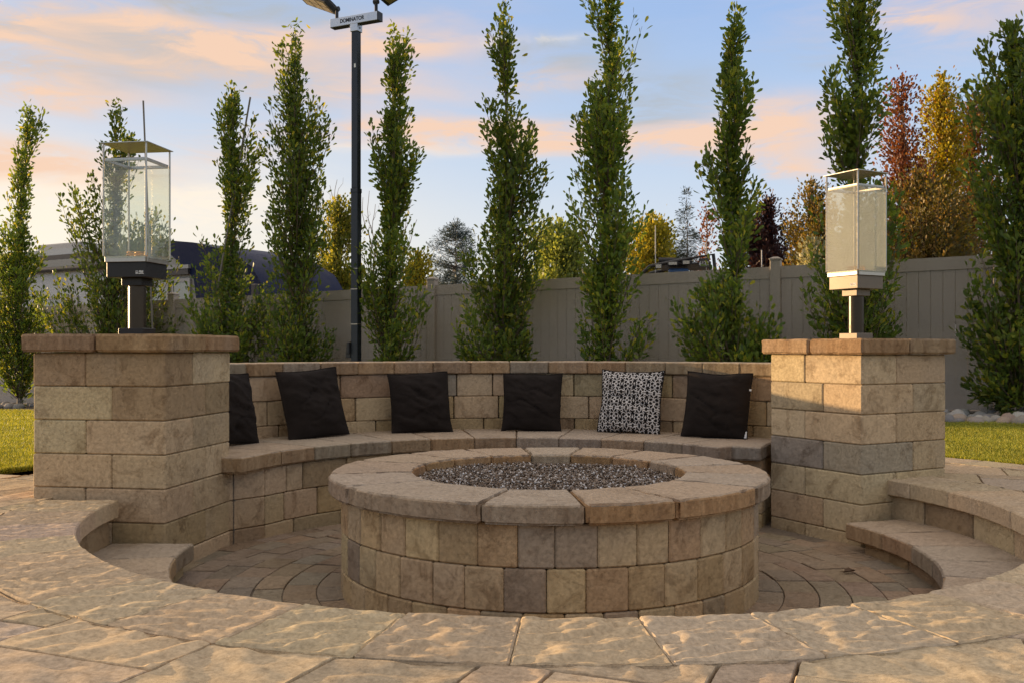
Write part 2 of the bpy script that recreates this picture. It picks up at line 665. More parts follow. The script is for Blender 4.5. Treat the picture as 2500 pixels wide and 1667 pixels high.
def glass_mat(name, dust, tint=(.95, .96, .92)):
    m, T, b, out = new_mat(name)
    T.n.remove(b)
    tr = T.node('ShaderNodeBsdfTransparent'); tr.inputs[0].default_value = (*tint, 1)
    gl = T.node('ShaderNodeBsdfGlossy'); gl.inputs['Roughness'].default_value = .03
    lwn = T.node('ShaderNodeLayerWeight'); lwn.inputs[0].default_value = .5
    fres = T.math('ADD', T.math('MULTIPLY', T.math('POWER', lwn.outputs['Facing'], 5.0), .9), .045)
    m1 = T.node('ShaderNodeMixShader')
    T.link(fres, m1.inputs[0]); T.link(tr.outputs[0], m1.inputs[1]); T.link(gl.outputs[0], m1.inputs[2])
    df = T.node('ShaderNodeBsdfDiffuse'); df.inputs[0].default_value = (.62, .60, .53, 1)
    tl = T.node('ShaderNodeBsdfTranslucent'); tl.inputs[0].default_value = (.62, .60, .53, 1)
    m2 = T.node('ShaderNodeMixShader'); m2.inputs[0].default_value = .5
    T.link(df.outputs[0], m2.inputs[1]); T.link(tl.outputs[0], m2.inputs[2])
    tc = T.node('ShaderNodeTexCoord')
    n = T.noise(tc.outputs['Object'], 9, 5, .6)
    m3 = T.node('ShaderNodeMixShader')
    T.link(T.maprange(n, .3, .7, dust * .8, dust * 1.15), m3.inputs[0])
    T.link(m1.outputs[0], m3.inputs[1]); T.link(m2.outputs[0], m3.inputs[2])
    T.link(m3.outputs[0], out.inputs[0])
    return m


M_block = stone('block_stone', .6, grey=.2, bump=.35)
M_cap = stone('cap_stone', .4, grey=.3, streak=.75, bump=.5, pores=.3)
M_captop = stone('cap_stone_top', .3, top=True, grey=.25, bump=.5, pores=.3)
M_slab = stone('slab_stone', .22, grey=.25, bump=.3, pores=.3, bd=.002)
M_floor = stone('floor_stone', .4, grey=.3, bump=.5, pores=.3)
M_sand = plain('joint_sand', (.17, .135, .10), .95, var=.3, scale=60)
M_core = plain('core_concrete', (.10, .085, .07), .95, var=.2)
TAN, BRN, GRY, SND = (.45, .335, .205), (.31, .215, .13), (.28, .235, .18), (.49, .38, .235)
P_block = [(TAN, 5), (SND, 4), (BRN, 2.2), ((.34, .245, .14), 3), (GRY, .0)]
P_pit = [((.46, .34, .195), 5), ((.42, .29, .155), 4), ((.34, .26, .17), 2), ((.50, .365, .20), 2)]
P_cap = [((.34, .22, .125), 4), ((.37, .25, .145), 3), ((.30, .21, .13), 2), ((.29, .235, .17), 1.4)]
P_slab = [((.50, .38, .245), 4), ((.475, .365, .24), 4), ((.46, .36, .255), 2), ((.52, .395, .25), 2)]
P_top = [((.38, .275, .165), 4), ((.35, .25, .155), 4), ((.31, .25, .19), 2)]
P_floor = [((.285, .215, .15), 4), ((.27, .215, .155), 3), ((.295, .215, .145), 2), ((.25, .205, .155), 2)]

COURSE = .152
BTOP = .982                       # top of the blocks of the pillars
CP = (.156, 4.074)                # centre of the fire pit, the floor and the ring
CS = (.015, 4.4235)               # centre of the bench arc
CR = (.167, 4.167)                # centre of the coping ring and the step
TILT = .0105                       # the paving falls away from the camera for drainage
HP, HS = .3535, .160              # patio level and step level above the sunken floor
PW = .645

# ------------------------------------------------------------------ ground
FR, FL = Vector((5.2, 11.2)), Vector((-9.2, 17.9))
fdir = (FL - FR).normalized()
fnor = Vector((-fdir.y, fdir.x))
if fnor.y > 0:
    fnor = -fnor                   # towards the pit
FLEN = (FL - FR).length


def fence_z(s):
    return .262 - .307 * s / FLEN


def fence_pt(s, off=0.0):
    p = FR + fdir * s + fnor * off
    return p.x, p.y, fence_z(s)


def ground_z(x, y):
    dx, dy = x - CP[0], y - CP[1]
    dp = max(hypot(dx, dy) - 3.3, 0)
    q = Vector((x, y)) - FR
    s = min(max(q.dot(fdir), -30), 40)
    df = max(q.dot(fnor), 0)
    zf = fence_z(s)
    w = dp / (dp + df + 1e-6)
    w = min(w * 1.15, 1)
    return (.322 - TILT * (y - 2.1)) * (1 - w) + zf * w


def polar_sheet(name, radii, n, dz, mat, z_in=None):
    V, F = [], []
    for r in radii:
        for k in range(n):
            a = 2 * pi * k / n
            x, y = CP[0] + r * cos(a), CP[1] + r * sin(a)
            V.append((x, y, (ground_z(x, y) if z_in is None else z_in) + dz))
    for i in range(len(radii) - 1):
        for k in range(n):
            k2 = (k + 1) % n
            F.append((i * n + k, (i + 1) * n + k, (i + 1) * n + k2, i * n + k2))
    return add(name, mesh_from(name, V, F, True), mat)


M_soil = plain('dry_soil', (.12, .10, .07), .95, var=.35, scale=4)


def turf_mat():
    m, T, b, out = new_mat('turf')
    tc = T.node('ShaderNodeTexCoord')
    n = T.noise(tc.outputs['Object'], 45, 5, .7)
    n2 = T.noise(tc.outputs['Object'], 1.2, 3, .5)
    c = T.ramp(n, [(.3, (.16, .18, .026)), (.7, (.32, .315, .05))])
    c = T.mix(T.maprange(n2, .4, .7, 0, .35), c, (.13, .15, .022, 1))
    T.link(c, b.inputs['Base Color'])
    b.inputs['Roughness'].default_value = .9
    bp = T.node('ShaderNodeBump'); bp.inputs['Strength'].default_value = .8; bp.inputs['Distance'].default_value = .02
    T.link(n, bp.inputs['Height']); T.link(bp.outputs[0], b.inputs['Normal'])
    return m


M_turf = turf_mat()
g = polar_sheet('ground', [3.2, 3.6, 4.2, 5, 6, 7, 8, 9.5, 11, 13, 15, 17, 20, 25, 35, 60, 120, 300, 700], 96, -.03, M_soil)
tag(g, kind='structure')


def bed_edge_dist(x, y):
    q = Vector((x, y)) - FR
    s = q.dot(fdir)
    return q.dot(fnor) - (2.1 + .12 * sin(s * 1.3) + .08 * sin(s * 3.1))


# lawn: inside the fence, up to the rock bed
V, F, keep = [], [], []
n = 160
rad = [3.275, 3.5, 3.9, 4.4, 5, 5.7, 6.5, 7.4, 8.4, 9.6, 11, 12.6, 14.4, 16.4, 19, 22]
for i, r in enumerate(rad):
    for k in range(n):
        a = 2 * pi * k / n
        x, y = CP[0] + r * cos(a), CP[1] + r * sin(a)
        d = bed_edge_dist(x, y)
        keep.append(d > -.6)
        if d < 0:
            x, y = x - fnor.x * d, y - fnor.y * d
        V.append((x, y, ground_z(x, y) + .012))
for i in range(len(rad) - 1):
    for k in range(n):
        k2 = (k + 1) % n
        q = (i * n + k, (i + 1) * n + k, (i + 1) * n + k2, i * n + k2)
        if all(keep[j] for j in q):
            F.append(q)
lawn = add('lawn', mesh_from('lawn', V, F, True), M_turf)
tag(lawn, kind='structure')


def blades():
    m = leaf_mat('grass_blade', [(0, (.17, .20, .026)), (.5, (.29, .305, .042)), (1, (.42, .385, .07))], .35, .6)
    pts = []
    zones = [(-.60, -.47, 5.0, 9.0, 26000), (-.60, -.48, 9.0, 15.6, 16000), (.42, .60, 5.2, 9.2, 42000)]
    for k0, k1, y0, y1, cnt in zones:
        Y = rng.uniform(y0, y1, cnt)
        X = rng.uniform(k0, k1, cnt) * Y
        for x, y in zip(X, Y):
            r = hypot(x - CP[0], y - CP[1])
            if r > 3.285 and bed_edge_dist(x, y) > .01:
                pts.append((x, y, ground_z(x, y) + .008))
    # the cut edge of the turf along the paving is thicker
    for a0, a1, cnt in ((148, 170, 5000), (22, 42, 6000)):
        A = np.radians(rng.uniform(a0, a1, cnt))
        rr = 3.28 + rng.exponential(.02, cnt)
        for a, r in zip(A, rr):
            x, y = CP[0] + r * cos(a), CP[1] + r * sin(a)
            pts.append((x, y, ground_z(x, y) + .004))
    P = np.array(pts)
    N = len(P)
    h = rng.uniform(.022, .042, N)
    a = rng.uniform(0, 2 * pi, N)
    w = .0028 + .0006 * P[:, 1]
    w = np.minimum(w, .008)
    t = np.stack([np.cos(a) * w, np.sin(a) * w, 0 * a], 1)
    lean = rng.normal(0, .012, (N, 2))
    top = P + np.stack([lean[:, 0], lean[:, 1], h], 1)
    V = np.stack([P - t, P + t, top], 1).reshape(-1, 3)
    F = np.arange(3 * N).reshape(-1, 3)
    o = add('grass', mesh_from('grass', V, F), m)
    tag(o, 'short yellow green turf blades on the lawn round the paved circle', 'grass', kind='stuff')


blades()

# ------------------------------------------------------------------ sunken floor
V = [(CP[0], CP[1], -.008)] + [(CP[0] + 2.6 * cos(2 * pi * k / 64), CP[1] + 2.6 * sin(2 * pi * k / 64), -.008) for k in range(64)]
floor = add('sunken_floor', mesh_from('sunken_floor', V, [(0, k + 1, (k + 1) % 64 + 1) for k in range(64)]), M_sand)
tag(floor, kind='structure')
rr = .86
ri = 0
while rr < 1.66:
    w = (.118, .135, .122, .138, .12, .13)[ri % 6]
    a = random.uniform(0, .3)
    end = a + 2 * pi
    while a < end - .02:
        L = random.choice((.145, .19, .22, .25)) / (rr + w / 2)
        if a + L > end - .05:
            L = end - a
        am = a + L / 2
        x, y = CP[0] + (rr + w / 2) * cos(am), CP[1] + (rr + w / 2) * sin(am)
        hid = hypot(x - CS[0], y - CS[1]) > 1.56 and y > 4.9
        if not hid:
            arc_stone('paver', CP[0], CP[1], rr, rr + w, a, a + L, -.05, random.uniform(-.003, .003), M_floor, floor, pick(P_floor, .12),
                      div=(6, 5, 2), rad=.004, gap=.004, ripple=.003, chip=.002, lam=(.1, .05))
        a += L
    rr += w + .001
    ri += 1

# ------------------------------------------------------------------ patio: coping ring, slabs, border
V, F = [], []
for i, r in enumerate((2.02, 2.6, 3.28)):
    for k in range(96):
        V.append((CP[0] + r * cos(2 * pi * k / 96), CP[1] + r * sin(2 * pi * k / 96), HP - .055))
for i in range(2):
    for k in range(96):
        k2 = (k + 1) % 96
        F.append((i * 96 + k, (i + 1) * 96 + k, (i + 1) * 96 + k2, i * 96 + k2))
patio = add('patio', mesh_from('patio', V, F), M_sand, None, (0, 0, TILT * 2.1), (-TILT, 0, 0))
tag(patio, kind='structure')
RR0, RR1 = 1.899, 2.245
for k in range(-10, 14):
    a0 = R(-94.4 + 8.55 * k)
    a1 = a0 + R(8.55)
    deg = -94.4 + 8.55 * (k + .5)
    vis = -176 < deg < -25
    arc_stone('coping_stone', CR[0], CR[1], RR0 + random.uniform(-.003, .003), RR1 + random.uniform(-.004, .004), a0, a1, HP - .078, HP + random.uniform(-.001, .0015), M_slab, patio,
              pick(P_slab, .08), div=(44, 50, 3) if vis else (16, 18, 3), rad=.005, gap=.0015, ripple=.0085, chip=.0028, lam=(.058, .0235), ang=pi - R(deg + 90) + random.uniform(-.3, .3))
# riser blocks below the coping
a = -180.0
while a < 18:
    w = random.choice((.24, .30, .366))
    da = math.degrees(w / 1.935)
    am = R(a + da / 2)
    me = block_mesh(w - .003, .16, HP - .078 - HS + .05, M_block, .005, w * (1.935 + .16) / 1.935)
    add('riser_block', me, M_block, patio, (CR[0] + (1.935 + .08) * cos(am), CR[1] + (1.935 + .08) * sin(am), HS - .055), (0, 0, am - pi / 2), pick(P_block))
    a += da + .1

GR = R(-22)
gu, gv = Vector((cos(GR), sin(GR))), Vector((-sin(GR), cos(GR)))
MOD = .151
occupied = set()
tiles = []
prnd = random.Random(21)
for j in range(-8, 60):
    for i in range(-45, 40):
        if (i, j) in occupied:
            continue
        opts = [(3, 2), (2, 3), (2, 2), (3, 3), (2, 2), (4, 3), (2, 1), (1, 2)]
        prnd.shuffle(opts)
        for w, h in opts + [(1, 1)]:
            cells = [(i + a, j + b) for a in range(w) for b in range(h)]
            if not any(c in occupied for c in cells):
                occupied.update(cells)
                tiles.append((i, j, w, h))
                break
cand = []
for i, j, w, h in tiles:
    u0, v0 = -.03 + i * MOD, -.02 + j * MOD
    c = gu * (u0 + w * MOD / 2) + gv * (v0 + h * MOD / 2)
    r = hypot(c.x - CP[0], c.y - CP[1])
    ext = hypot(w, h) * MOD / 2
    if hypot(c.x - CR[0], c.y - CR[1]) + ext < RR1 + .005 or r - ext > 2.962:
        continue
    if c.y > 5.0 and abs(c.x) < 2.0:          # behind the bench, nothing of it shows
        continue
    dist = hypot(c.x, c.y)
    cand.append((dist - (0 if abs(c.x) < .62 * max(c.y, .1) else -10), c, w * MOD, h * MOD))
cand.sort(key=lambda t: t[0])


def cut_annulus(cx, cy):
    def f(p):
        x, y = p[:, 0], p[:, 1]
        ca, sa = cos(GR), sin(GR)
        wx, wy = cx + x * ca - y * sa, cy + x * sa + y * ca
        dx, dy = wx - CP[0], wy - CP[1]
        r = np.hypot(dx, dy)
        r2 = np.minimum(r, 2.962)
        wx, wy = dx / r * r2 + CP[0], dy / r * r2 + CP[1]
        ex, ey = wx - CR[0], wy - CR[1]
        q = np.hypot(ex, ey)
        q2 = np.maximum(q, RR1 + .006)
        return np.stack([ex / q * q2 + CR[0] - cx, ey / q * q2 + CR[1] - cy, p[:, 2]], 1), np.mean((q > RR1 + .006) & (r < 2.962))
    return f


npav = 0
for d, c, w, h in cand:
    if npav >= 300:
        break
    near = d < 3.4
    div = (max(int(w / .0125), 6), max(int(h / .0125), 6), 2) if near else (12, 12, 2)
    _seed[0] += 1
    me = slab_mesh(w - .0035, h - .0035, .05, div, .004, _seed[0], .0058, .003, (.10, .036), random.choice((0, pi / 2)) + random.uniform(-.5, .5))
    co = np.empty(len(me.vertices) * 3, dtype=np.float32)
    me.vertices.foreach_get('co', co)
    p, frac = cut_annulus(c.x, c.y)(co.reshape(-1, 3).astype(float))
    if frac < .015:
        bpy.data.meshes.remove(me)
        continue
    me.vertices.foreach_set('co', p.astype(np.float32).ravel())
    me.update()
    add('paver', me, M_slab, patio, (c.x, c.y, HP - .055 + random.uniform(-.0015, .0015)), (0, 0, 0), pick(P_slab, .1))
    npav += 1
a = -200.0
while a < 60:
    L = random.choice((5.0, 6.4, 7.8))
    vis = a + L > -195 and a < 52
    if vis:
        arc_stone('border_paver', CP[0], CP[1], 2.968, 3.262, R(a), R(a + L), HP - .055, HP - .004, M_slab, patio, pick(P_slab, .12), div=(9, 9, 2), rad=.007, gap=.007, ripple=.002, chip=.004)
    a += L

# ------------------------------------------------------------------ lower step
stp = empty('curved_step', (CR[0], CR[1], 0), label='low curved stone step running round the front of the sunken floor', cat='step')
stp.location.z = -TILT * (CR[1] - 2.1)
stp.rotation_euler = (-TILT, 0, 0)


def child_arc(parent, name, cx, cy, *a, **k):
    """arc stone in the frame of its parent, which sits unrotated at its own location"""
    l = parent.location
    return arc_stone(name, cx - l.x, cy - l.y, *a, **k)


nst = 19
for k in range(nst):
    a0 = -180.8 + (200.4) * k / nst
    child_arc(stp, 'tread_stone', CR[0], CR[1], 1.578 + random.uniform(-.003, .003), 1.945, R(a0), R(a0 + 200.4 / nst), HS - .08, HS + random.uniform(-.001, .001), M_cap, stp,
              pick(P_top, .06), div=(14, 12, 4), rad=.008, gap=.003, ripple=.0026, chip=.006)
a = -180.5
while a < 15:
    w = random.choice((.24, .30, .366))
    da = math.degrees(w / 1.615)
    am = R(a + da / 2)
    add('block', block_mesh(w - .003, .2, .15, M_block, .005, w * 1.815 / 1.615), M_block, stp, (1.715 * cos(am), 1.715 * sin(am), HS - .082 - .15), (0, 0, am - pi / 2), pick(P_block))
    a += da + .1

# ------------------------------------------------------------------ pillars


def pillar(corner, rz, label, dz, pal, rows):
    e1 = Vector((cos(rz), sin(rz)))
    e2 = Vector((-sin(rz), cos(rz)))
    c = Vector(corner)
    ctr = c + (e1 * -PW / 2 if rz < 0 else e1 * PW / 2) + e2 * PW / 2
    t = empty('stone_pillar', (ctr.x, ctr.y, dz), rz, label=label, cat='pillar', group='stone pillars beside the fire pit')
    h = PW / 2
    w = PW * .4
    L = PW - w
    MB().box(-h + .03, h - .03, -h + .03, h - .03, -.05, BTOP - .01).build('core', M_core, t)
    for k in range(7):
        z0 = BTOP - (k + 1) * COURSE
        for q in range(4):
            s = 1 if k % 2 == 0 else -1              # top course: short end at the left of each face
            x0, y0 = s * (h - L / 2), -h + w / 2
            ang = q * pi / 2
            x, y = x0 * cos(ang) - y0 * sin(ang), x0 * sin(ang) + y0 * cos(ang)
            colr = pick(pal)
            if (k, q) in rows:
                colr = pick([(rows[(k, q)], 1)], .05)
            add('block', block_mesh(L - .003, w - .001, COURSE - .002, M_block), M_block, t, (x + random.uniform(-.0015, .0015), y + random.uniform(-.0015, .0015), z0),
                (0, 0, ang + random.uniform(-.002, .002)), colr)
    o = h + .037
    for sx in (-1, 1):
        for sy in (-1, 1):
            _seed[0] += 1
            gap = .005
            me = slab_mesh(o - gap, o - gap, .08, (18, 18, 5), .010, _seed[0], .0012, .006)
            add('capstone', me, M_cap, t, (sx * (o + gap) / 2, sy * (o + gap) / 2, BTOP + .001), (0, 0, 0), pick(P_cap, .08))
    return t, ctr


LPIL, lc = pillar((-1.5386, 4.1903), R(-8.7), 'square stone block pillar left of the bench carrying the clear glass lantern', 0.0, P_block, {})
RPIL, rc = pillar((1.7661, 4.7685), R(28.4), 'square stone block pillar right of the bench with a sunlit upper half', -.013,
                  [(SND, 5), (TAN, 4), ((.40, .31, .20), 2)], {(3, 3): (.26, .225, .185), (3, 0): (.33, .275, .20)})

# ------------------------------------------------------------------ curved bench
bench = empty('curved_bench', (CS[0], CS[1], 0), label='curved stone block bench with a high back wall behind the fire pit', cat='bench')


def bench_wall(R0, depth, zs, a0, a1, name, pal, off=0.0):
    for ci, z in enumerate(zs):
        a = a0 - off * (ci % 2)
        while a < a1:
            w = random.choice((.366, .305, .244, .305, .122)) if a < a1 - 8 else .2
            da = math.degrees(w / R0)
            if a + da > a1 - 3:
                da = a1 - a
                w = R(da) * R0
            am = R(a + da / 2)
            r = R0 + depth / 2 - (R0 - R0 * cos(R(da / 2)))
            add(name, block_mesh(w - .003, depth, COURSE - .002, M_block, .006, w * (R0 + depth) / R0), M_block, bench, (r * cos(am), r * sin(am), z), (0, 0, am - pi / 2), pick(pal))
            a += da + .08


base_top = BTOP - 4 * COURSE          # 0.374: seat base courses line up with the pillars
P_bench = [(TAN, 5), ((.37, .27, .145), 4), (BRN, 2), ((.32, .25, .155), 2), (GRY, .6)]
bench_wall(1.43, .22, [base_top - COURSE * (i + 1) for i in range(3)], 37, 157, 'base_block', P_bench, -3)
bench_wall(2.045, .24, [base_top + COURSE * i for i in range(3)], 25, 164, 'back_block', P_bench, 1)
bench_wall(2.06, .20, [base_top - COURSE], 25, 164, 'back_block', P_bench)
# the wall's left end turns in to meet the pillar
pa = Vector((1.43 * cos(R(157)), 1.43 * sin(R(157))))
pb = Vector((-1.464 - CS[0], 4.800 - CS[1]))
dv = (pb - pa).normalized()
nv_ = Vector((dv.y, -dv.x))
if nv_.dot(pa) < 0:
    nv_ = -nv_
mid = (pa + pb) / 2 + nv_ * .11
for i in range(3):
    add('base_block', block_mesh((pb - pa).length - .003, .22, COURSE - .002, M_block), M_block, bench, (mid.x, mid.y, base_top - COURSE * (i + 1)), (0, 0, atan2(nv_.y, nv_.x) - pi / 2), pick(P_bench))
# fill of the seat
V, F = [], []
ns = 60
for i in range(ns + 1):
    a = R(38 + 126 * i / ns)
    for r, z in ((1.5, -.05), (1.5, base_top - .004), (2.1, base_top - .004), (2.1, base_top + 3 * COURSE - .02), (2.24, base_top + 3 * COURSE - .02), (2.24, -.05)):
        V.append((r * cos(a), r * sin(a), z))
for i in range(ns):
    for k in range(5):
        F.append((i * 6 + k, i * 6 + k + 1, (i + 1) * 6 + k + 1, (i + 1) * 6 + k))
add('core', mesh_from('core', V, F), M_core, bench)
# seat slabs
SEAT = base_top + .08
a = 35.8
nseat = 0
while a < 167.5:
    L = 10.75 + random.uniform(-.5, .5)
    if a + L > 163:
        L = 168 - a
    rin = 1.395 + random.uniform(-.004, .004)
    child_arc(bench, 'seat_stone', CS[0], CS[1], rin, 2.07, R(a), R(a + L), base_top + .001, SEAT, M_cap, bench,
              pick(P_cap if a > 80 else [((.30, .24, .18), 3), ((.33, .235, .15), 2)], .08), div=(14, 16, 4), rad=.008, gap=.003, ripple=.0016, chip=.006)
    a += L
# squarer end stone against the right pillar
_seed[0] += 1
me = slab_mesh(.17, .62, .08, (9, 16, 4), .010, _seed[0], .0015, .006)
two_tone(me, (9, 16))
ex = Vector((1.3025 - CS[0], 5.2685 - CS[1]))
ea = R(64.3)
cpos = ex + Vector((cos(ea), sin(ea))) * .31
add('seat_stone', me, M_cap, bench, (cpos.x, cpos.y, base_top + .001), (0, 0, ea - pi / 2), (.25, .215, .175))
for i in range(3):
    add('base_block', block_mesh(.15, .5, COURSE - .002, M_block), M_block, bench, (cpos.x + .02 * cos(ea), cpos.y + .02 * sin(ea), base_top - COURSE * (i + 1)), (0, 0, ea - pi / 2), pick(P_bench))
# coping of the back wall
CTOP = base_top + 3 * COURSE
a = 24.0
while a < 164:
    L = math.degrees(.285 / 2.2) + random.uniform(-.3, .3)
    right = a < 62
    child_arc(bench, 'coping_stone', CS[0], CS[1], 2.02 + random.uniform(-.003, .003), 2.345, R(a), R(a + L), CTOP + .001, CTOP + .081, M_cap, bench,
              pick([((.33, .25, .155), 3), ((.30, .23, .15), 2)] if right else P_cap, .08), div=(12, 8, 5), rad=.007, gap=.003, ripple=.0012, chip=.005)
    a += L

# ------------------------------------------------------------------ fire pit
pit = empty('fire_pit', (CP[0], CP[1], 0), label='round stone block fire pit with a thick slab rim in the sunken floor', cat='fire pit')
PTOP, PBOT = .4795, .405
for ci in range(3):
    z = PBOT - (ci + 1) * COURSE
    a = random.uniform(0, 6)
    end = a + 360
    while a < end - .5:
        w = random.choice((.136, .146, .150, .128, .142))
        da = math.degrees(w / .878)
        if a + da > end - 4:
            da = end - a
            w = R(da) * .878
        am = R(a + da / 2)
        r = .878 - .1
        colr = pick(P_pit)
        if ci == 1 and random.random() < .12:
            colr = pick([((.28, .215, .145), 1)])
        add('block', block_mesh(round((w - .0035) / .004) * .004, .2, COURSE - .002, M_block, .006, w * .68 / .878), M_block, pit,
            (r * cos(am), r * sin(am), z), (0, 0, am + pi / 2 + random.uniform(-.004, .004)), colr)
        a += da
MB().lathe([(.60, -.05), (.74, -.05), (.74, PBOT - .01), (.60, PBOT - .01)], 48).build('core', M_core, pit)
bounds = [-171.5, -147, -106.5, -84.5, -63.5, -34, -9, 12, 34, 56, 77, 96, 116, 137, 160, 188.5]
for i in range(len(bounds) - 1):
    a0, a1 = R(bounds[i]), R(bounds[i + 1])
    child_arc(pit, 'rim_stone', CP[0], CP[1], .577 + random.uniform(-.003, .003), .925 + random.uniform(-.006, .006), a0, a1, PBOT + .001, PTOP + random.uniform(-.001, .002), M_cap, pit,
              pick([((.38, .24, .125), 3), ((.345, .21, .105), 3), ((.34, .265, .185), 1.5)], .07),
              div=(int(10 + (bounds[i + 1] - bounds[i]) / 1.3), 20, 5), rad=.010, gap=.005, ripple=.0030, chip=.013, lam=(.17, .035), ang=-(a0 + a1) / 2 + pi / 2 + random.uniform(-.2, .2))


def fire_glass():
    m, T, b, out = new_mat('crushed_glass')
    geo = T.node('ShaderNodeNewGeometry')
    c = T.ramp(geo.outputs['Random Per Island'], [(0, (.04, .026, .015)), (.4, (.14, .09, .052)), (.7, (.26, .185, .125)), (.84, (.34, .30, .26)), (.93, (.60, .56, .52)), (1, (.75, .72, .70))])
    T.link(c, b.inputs['Base Color'])
    b.inputs['Roughness'].default_value = .22
    b.inputs['Specular IOR Level'].default_value = .4
    N = 15000
    r = .585 * np.sqrt(rng.uniform(0, 1, N))
    a = rng.uniform(0, 2 * pi, N)
    P = np.stack([r * np.cos(a), r * np.sin(a), .432 + rng.uniform(-.008, .010, N) + .006 * vnoise(r * np.cos(a) * 7, r * np.sin(a) * 7, 0, 5)], 1)
    base = np.array([(1, 0, 0), (-1, 0, 0), (0, 1, 0), (0, -1, 0), (0, 0, 1), (0, 0, -1)], float)
    tri = np.array([(0, 2, 4), (2, 1, 4), (1, 3, 4), (3, 0, 4), (2, 0, 5), (1, 2, 5), (3, 1, 5), (0, 3, 5)])
    S = rng.uniform(.003, .0088, (N, 1, 3))
    Q = rng.normal(0, 1, (N, 3, 3))
    Q, _ = np.linalg.qr(Q)
    V = np.einsum('nij,nkj->nki', Q, base[None] * S * rng.uniform(.6, 1.3, (N, 6, 1))) + P[:, None]
    F = (tri[None] + (np.arange(N) * 6)[:, None, None]).reshape(-1, 3)
    V = V.reshape(-1, 3)
    V[:, 0] += CP[0]; V[:, 1] += CP[1]
    k = len(V)
    ring = np.array([(CP[0] + .6 * cos(2 * pi * i / 40), CP[1] + .6 * sin(2 * pi * i / 40), .424) for i in range(40)] + [(CP[0], CP[1], .424)])
    Vall = np.concatenate([V, ring])
    Fr = np.array([(k + i, k + (i + 1) % 40, k + 40) for i in range(40)])
    o = add('fire_glass', mesh_from('fire_glass', Vall, np.concatenate([F, Fr])), m)
    tag(o, 'dark brown and silver crushed fire glass filling the round pit', 'fire glass', kind='stuff')


fire_glass()

# ------------------------------------------------------------------ cushions
def fabric(name, c=None, attr=None):
    m, T, b, out = new_mat(name)
    tc = T.node('ShaderNodeTexCoord')
    n = T.noise(tc.outputs['Object'], 240, 2, .5)
    n2 = T.noise(tc.outputs['Object'], 9, 4, .6)
    if attr:
        a = T.node('ShaderNodeAttribute', attribute_name=attr)
        T.link(a.outputs['Color'], b.inputs['Base Color'])
    else:
        cc = T.mix(T.maprange(n2, .35, .7, 0, 1), (*c, 1), tuple(v * 1.35 for v in c) + (1,))
        T.link(cc, b.inputs['Base Color'])
    b.inputs['Roughness'].default_value = .95
    b.inputs['Specular IOR Level'].default_value = .15
    bp = T.node('ShaderNodeBump'); bp.inputs['Strength'].default_value = .3; bp.inputs['Distance'].default_value = .001
    T.link(n, bp.inputs['Height']); T.link(bp.outputs[0], b.inputs['Normal'])
    return m


M_black = fabric('black_fabric', (.0165, .0125, .0105))
M_print = fabric('printed_fabric', attr='print')
M_tag = plain('white_tag', (.7, .7, .68), .8)


def scroll_print(u, v):
    """pale scroll lattice on a near-black ground; u, v in metres"""
    cw, ch = .084, .107
    a = np.abs((u / cw + .5) % 1 - .5)
    b = np.abs((v / ch + .5) % 1 - .5) * ch / cw
    s = .030

    def circ(cx, cy, r, w=s):
        return np.abs(np.hypot(a - cx, b - cy) - r) < w
    ink = np.abs(np.hypot(a / 1.3, b) - .10) < s
    ink |= circ(.20, .14, .15) & ~((a < .13) & (b < .10))
    ink |= (a < s) & (b > .10) & (b < .36)
    ink |= np.abs(a / .15 + np.abs(b - .57) / .20 - 1) < .26
    ink |= circ(.37, .43, .095) & ~((a > .40) & (b < .43))
    ink |= (np.abs(b - .57) < .035) & (a > .15) & (a < .42)
    ink |= ((.5 - a) / .065 + b / .16) < 1
    return ink


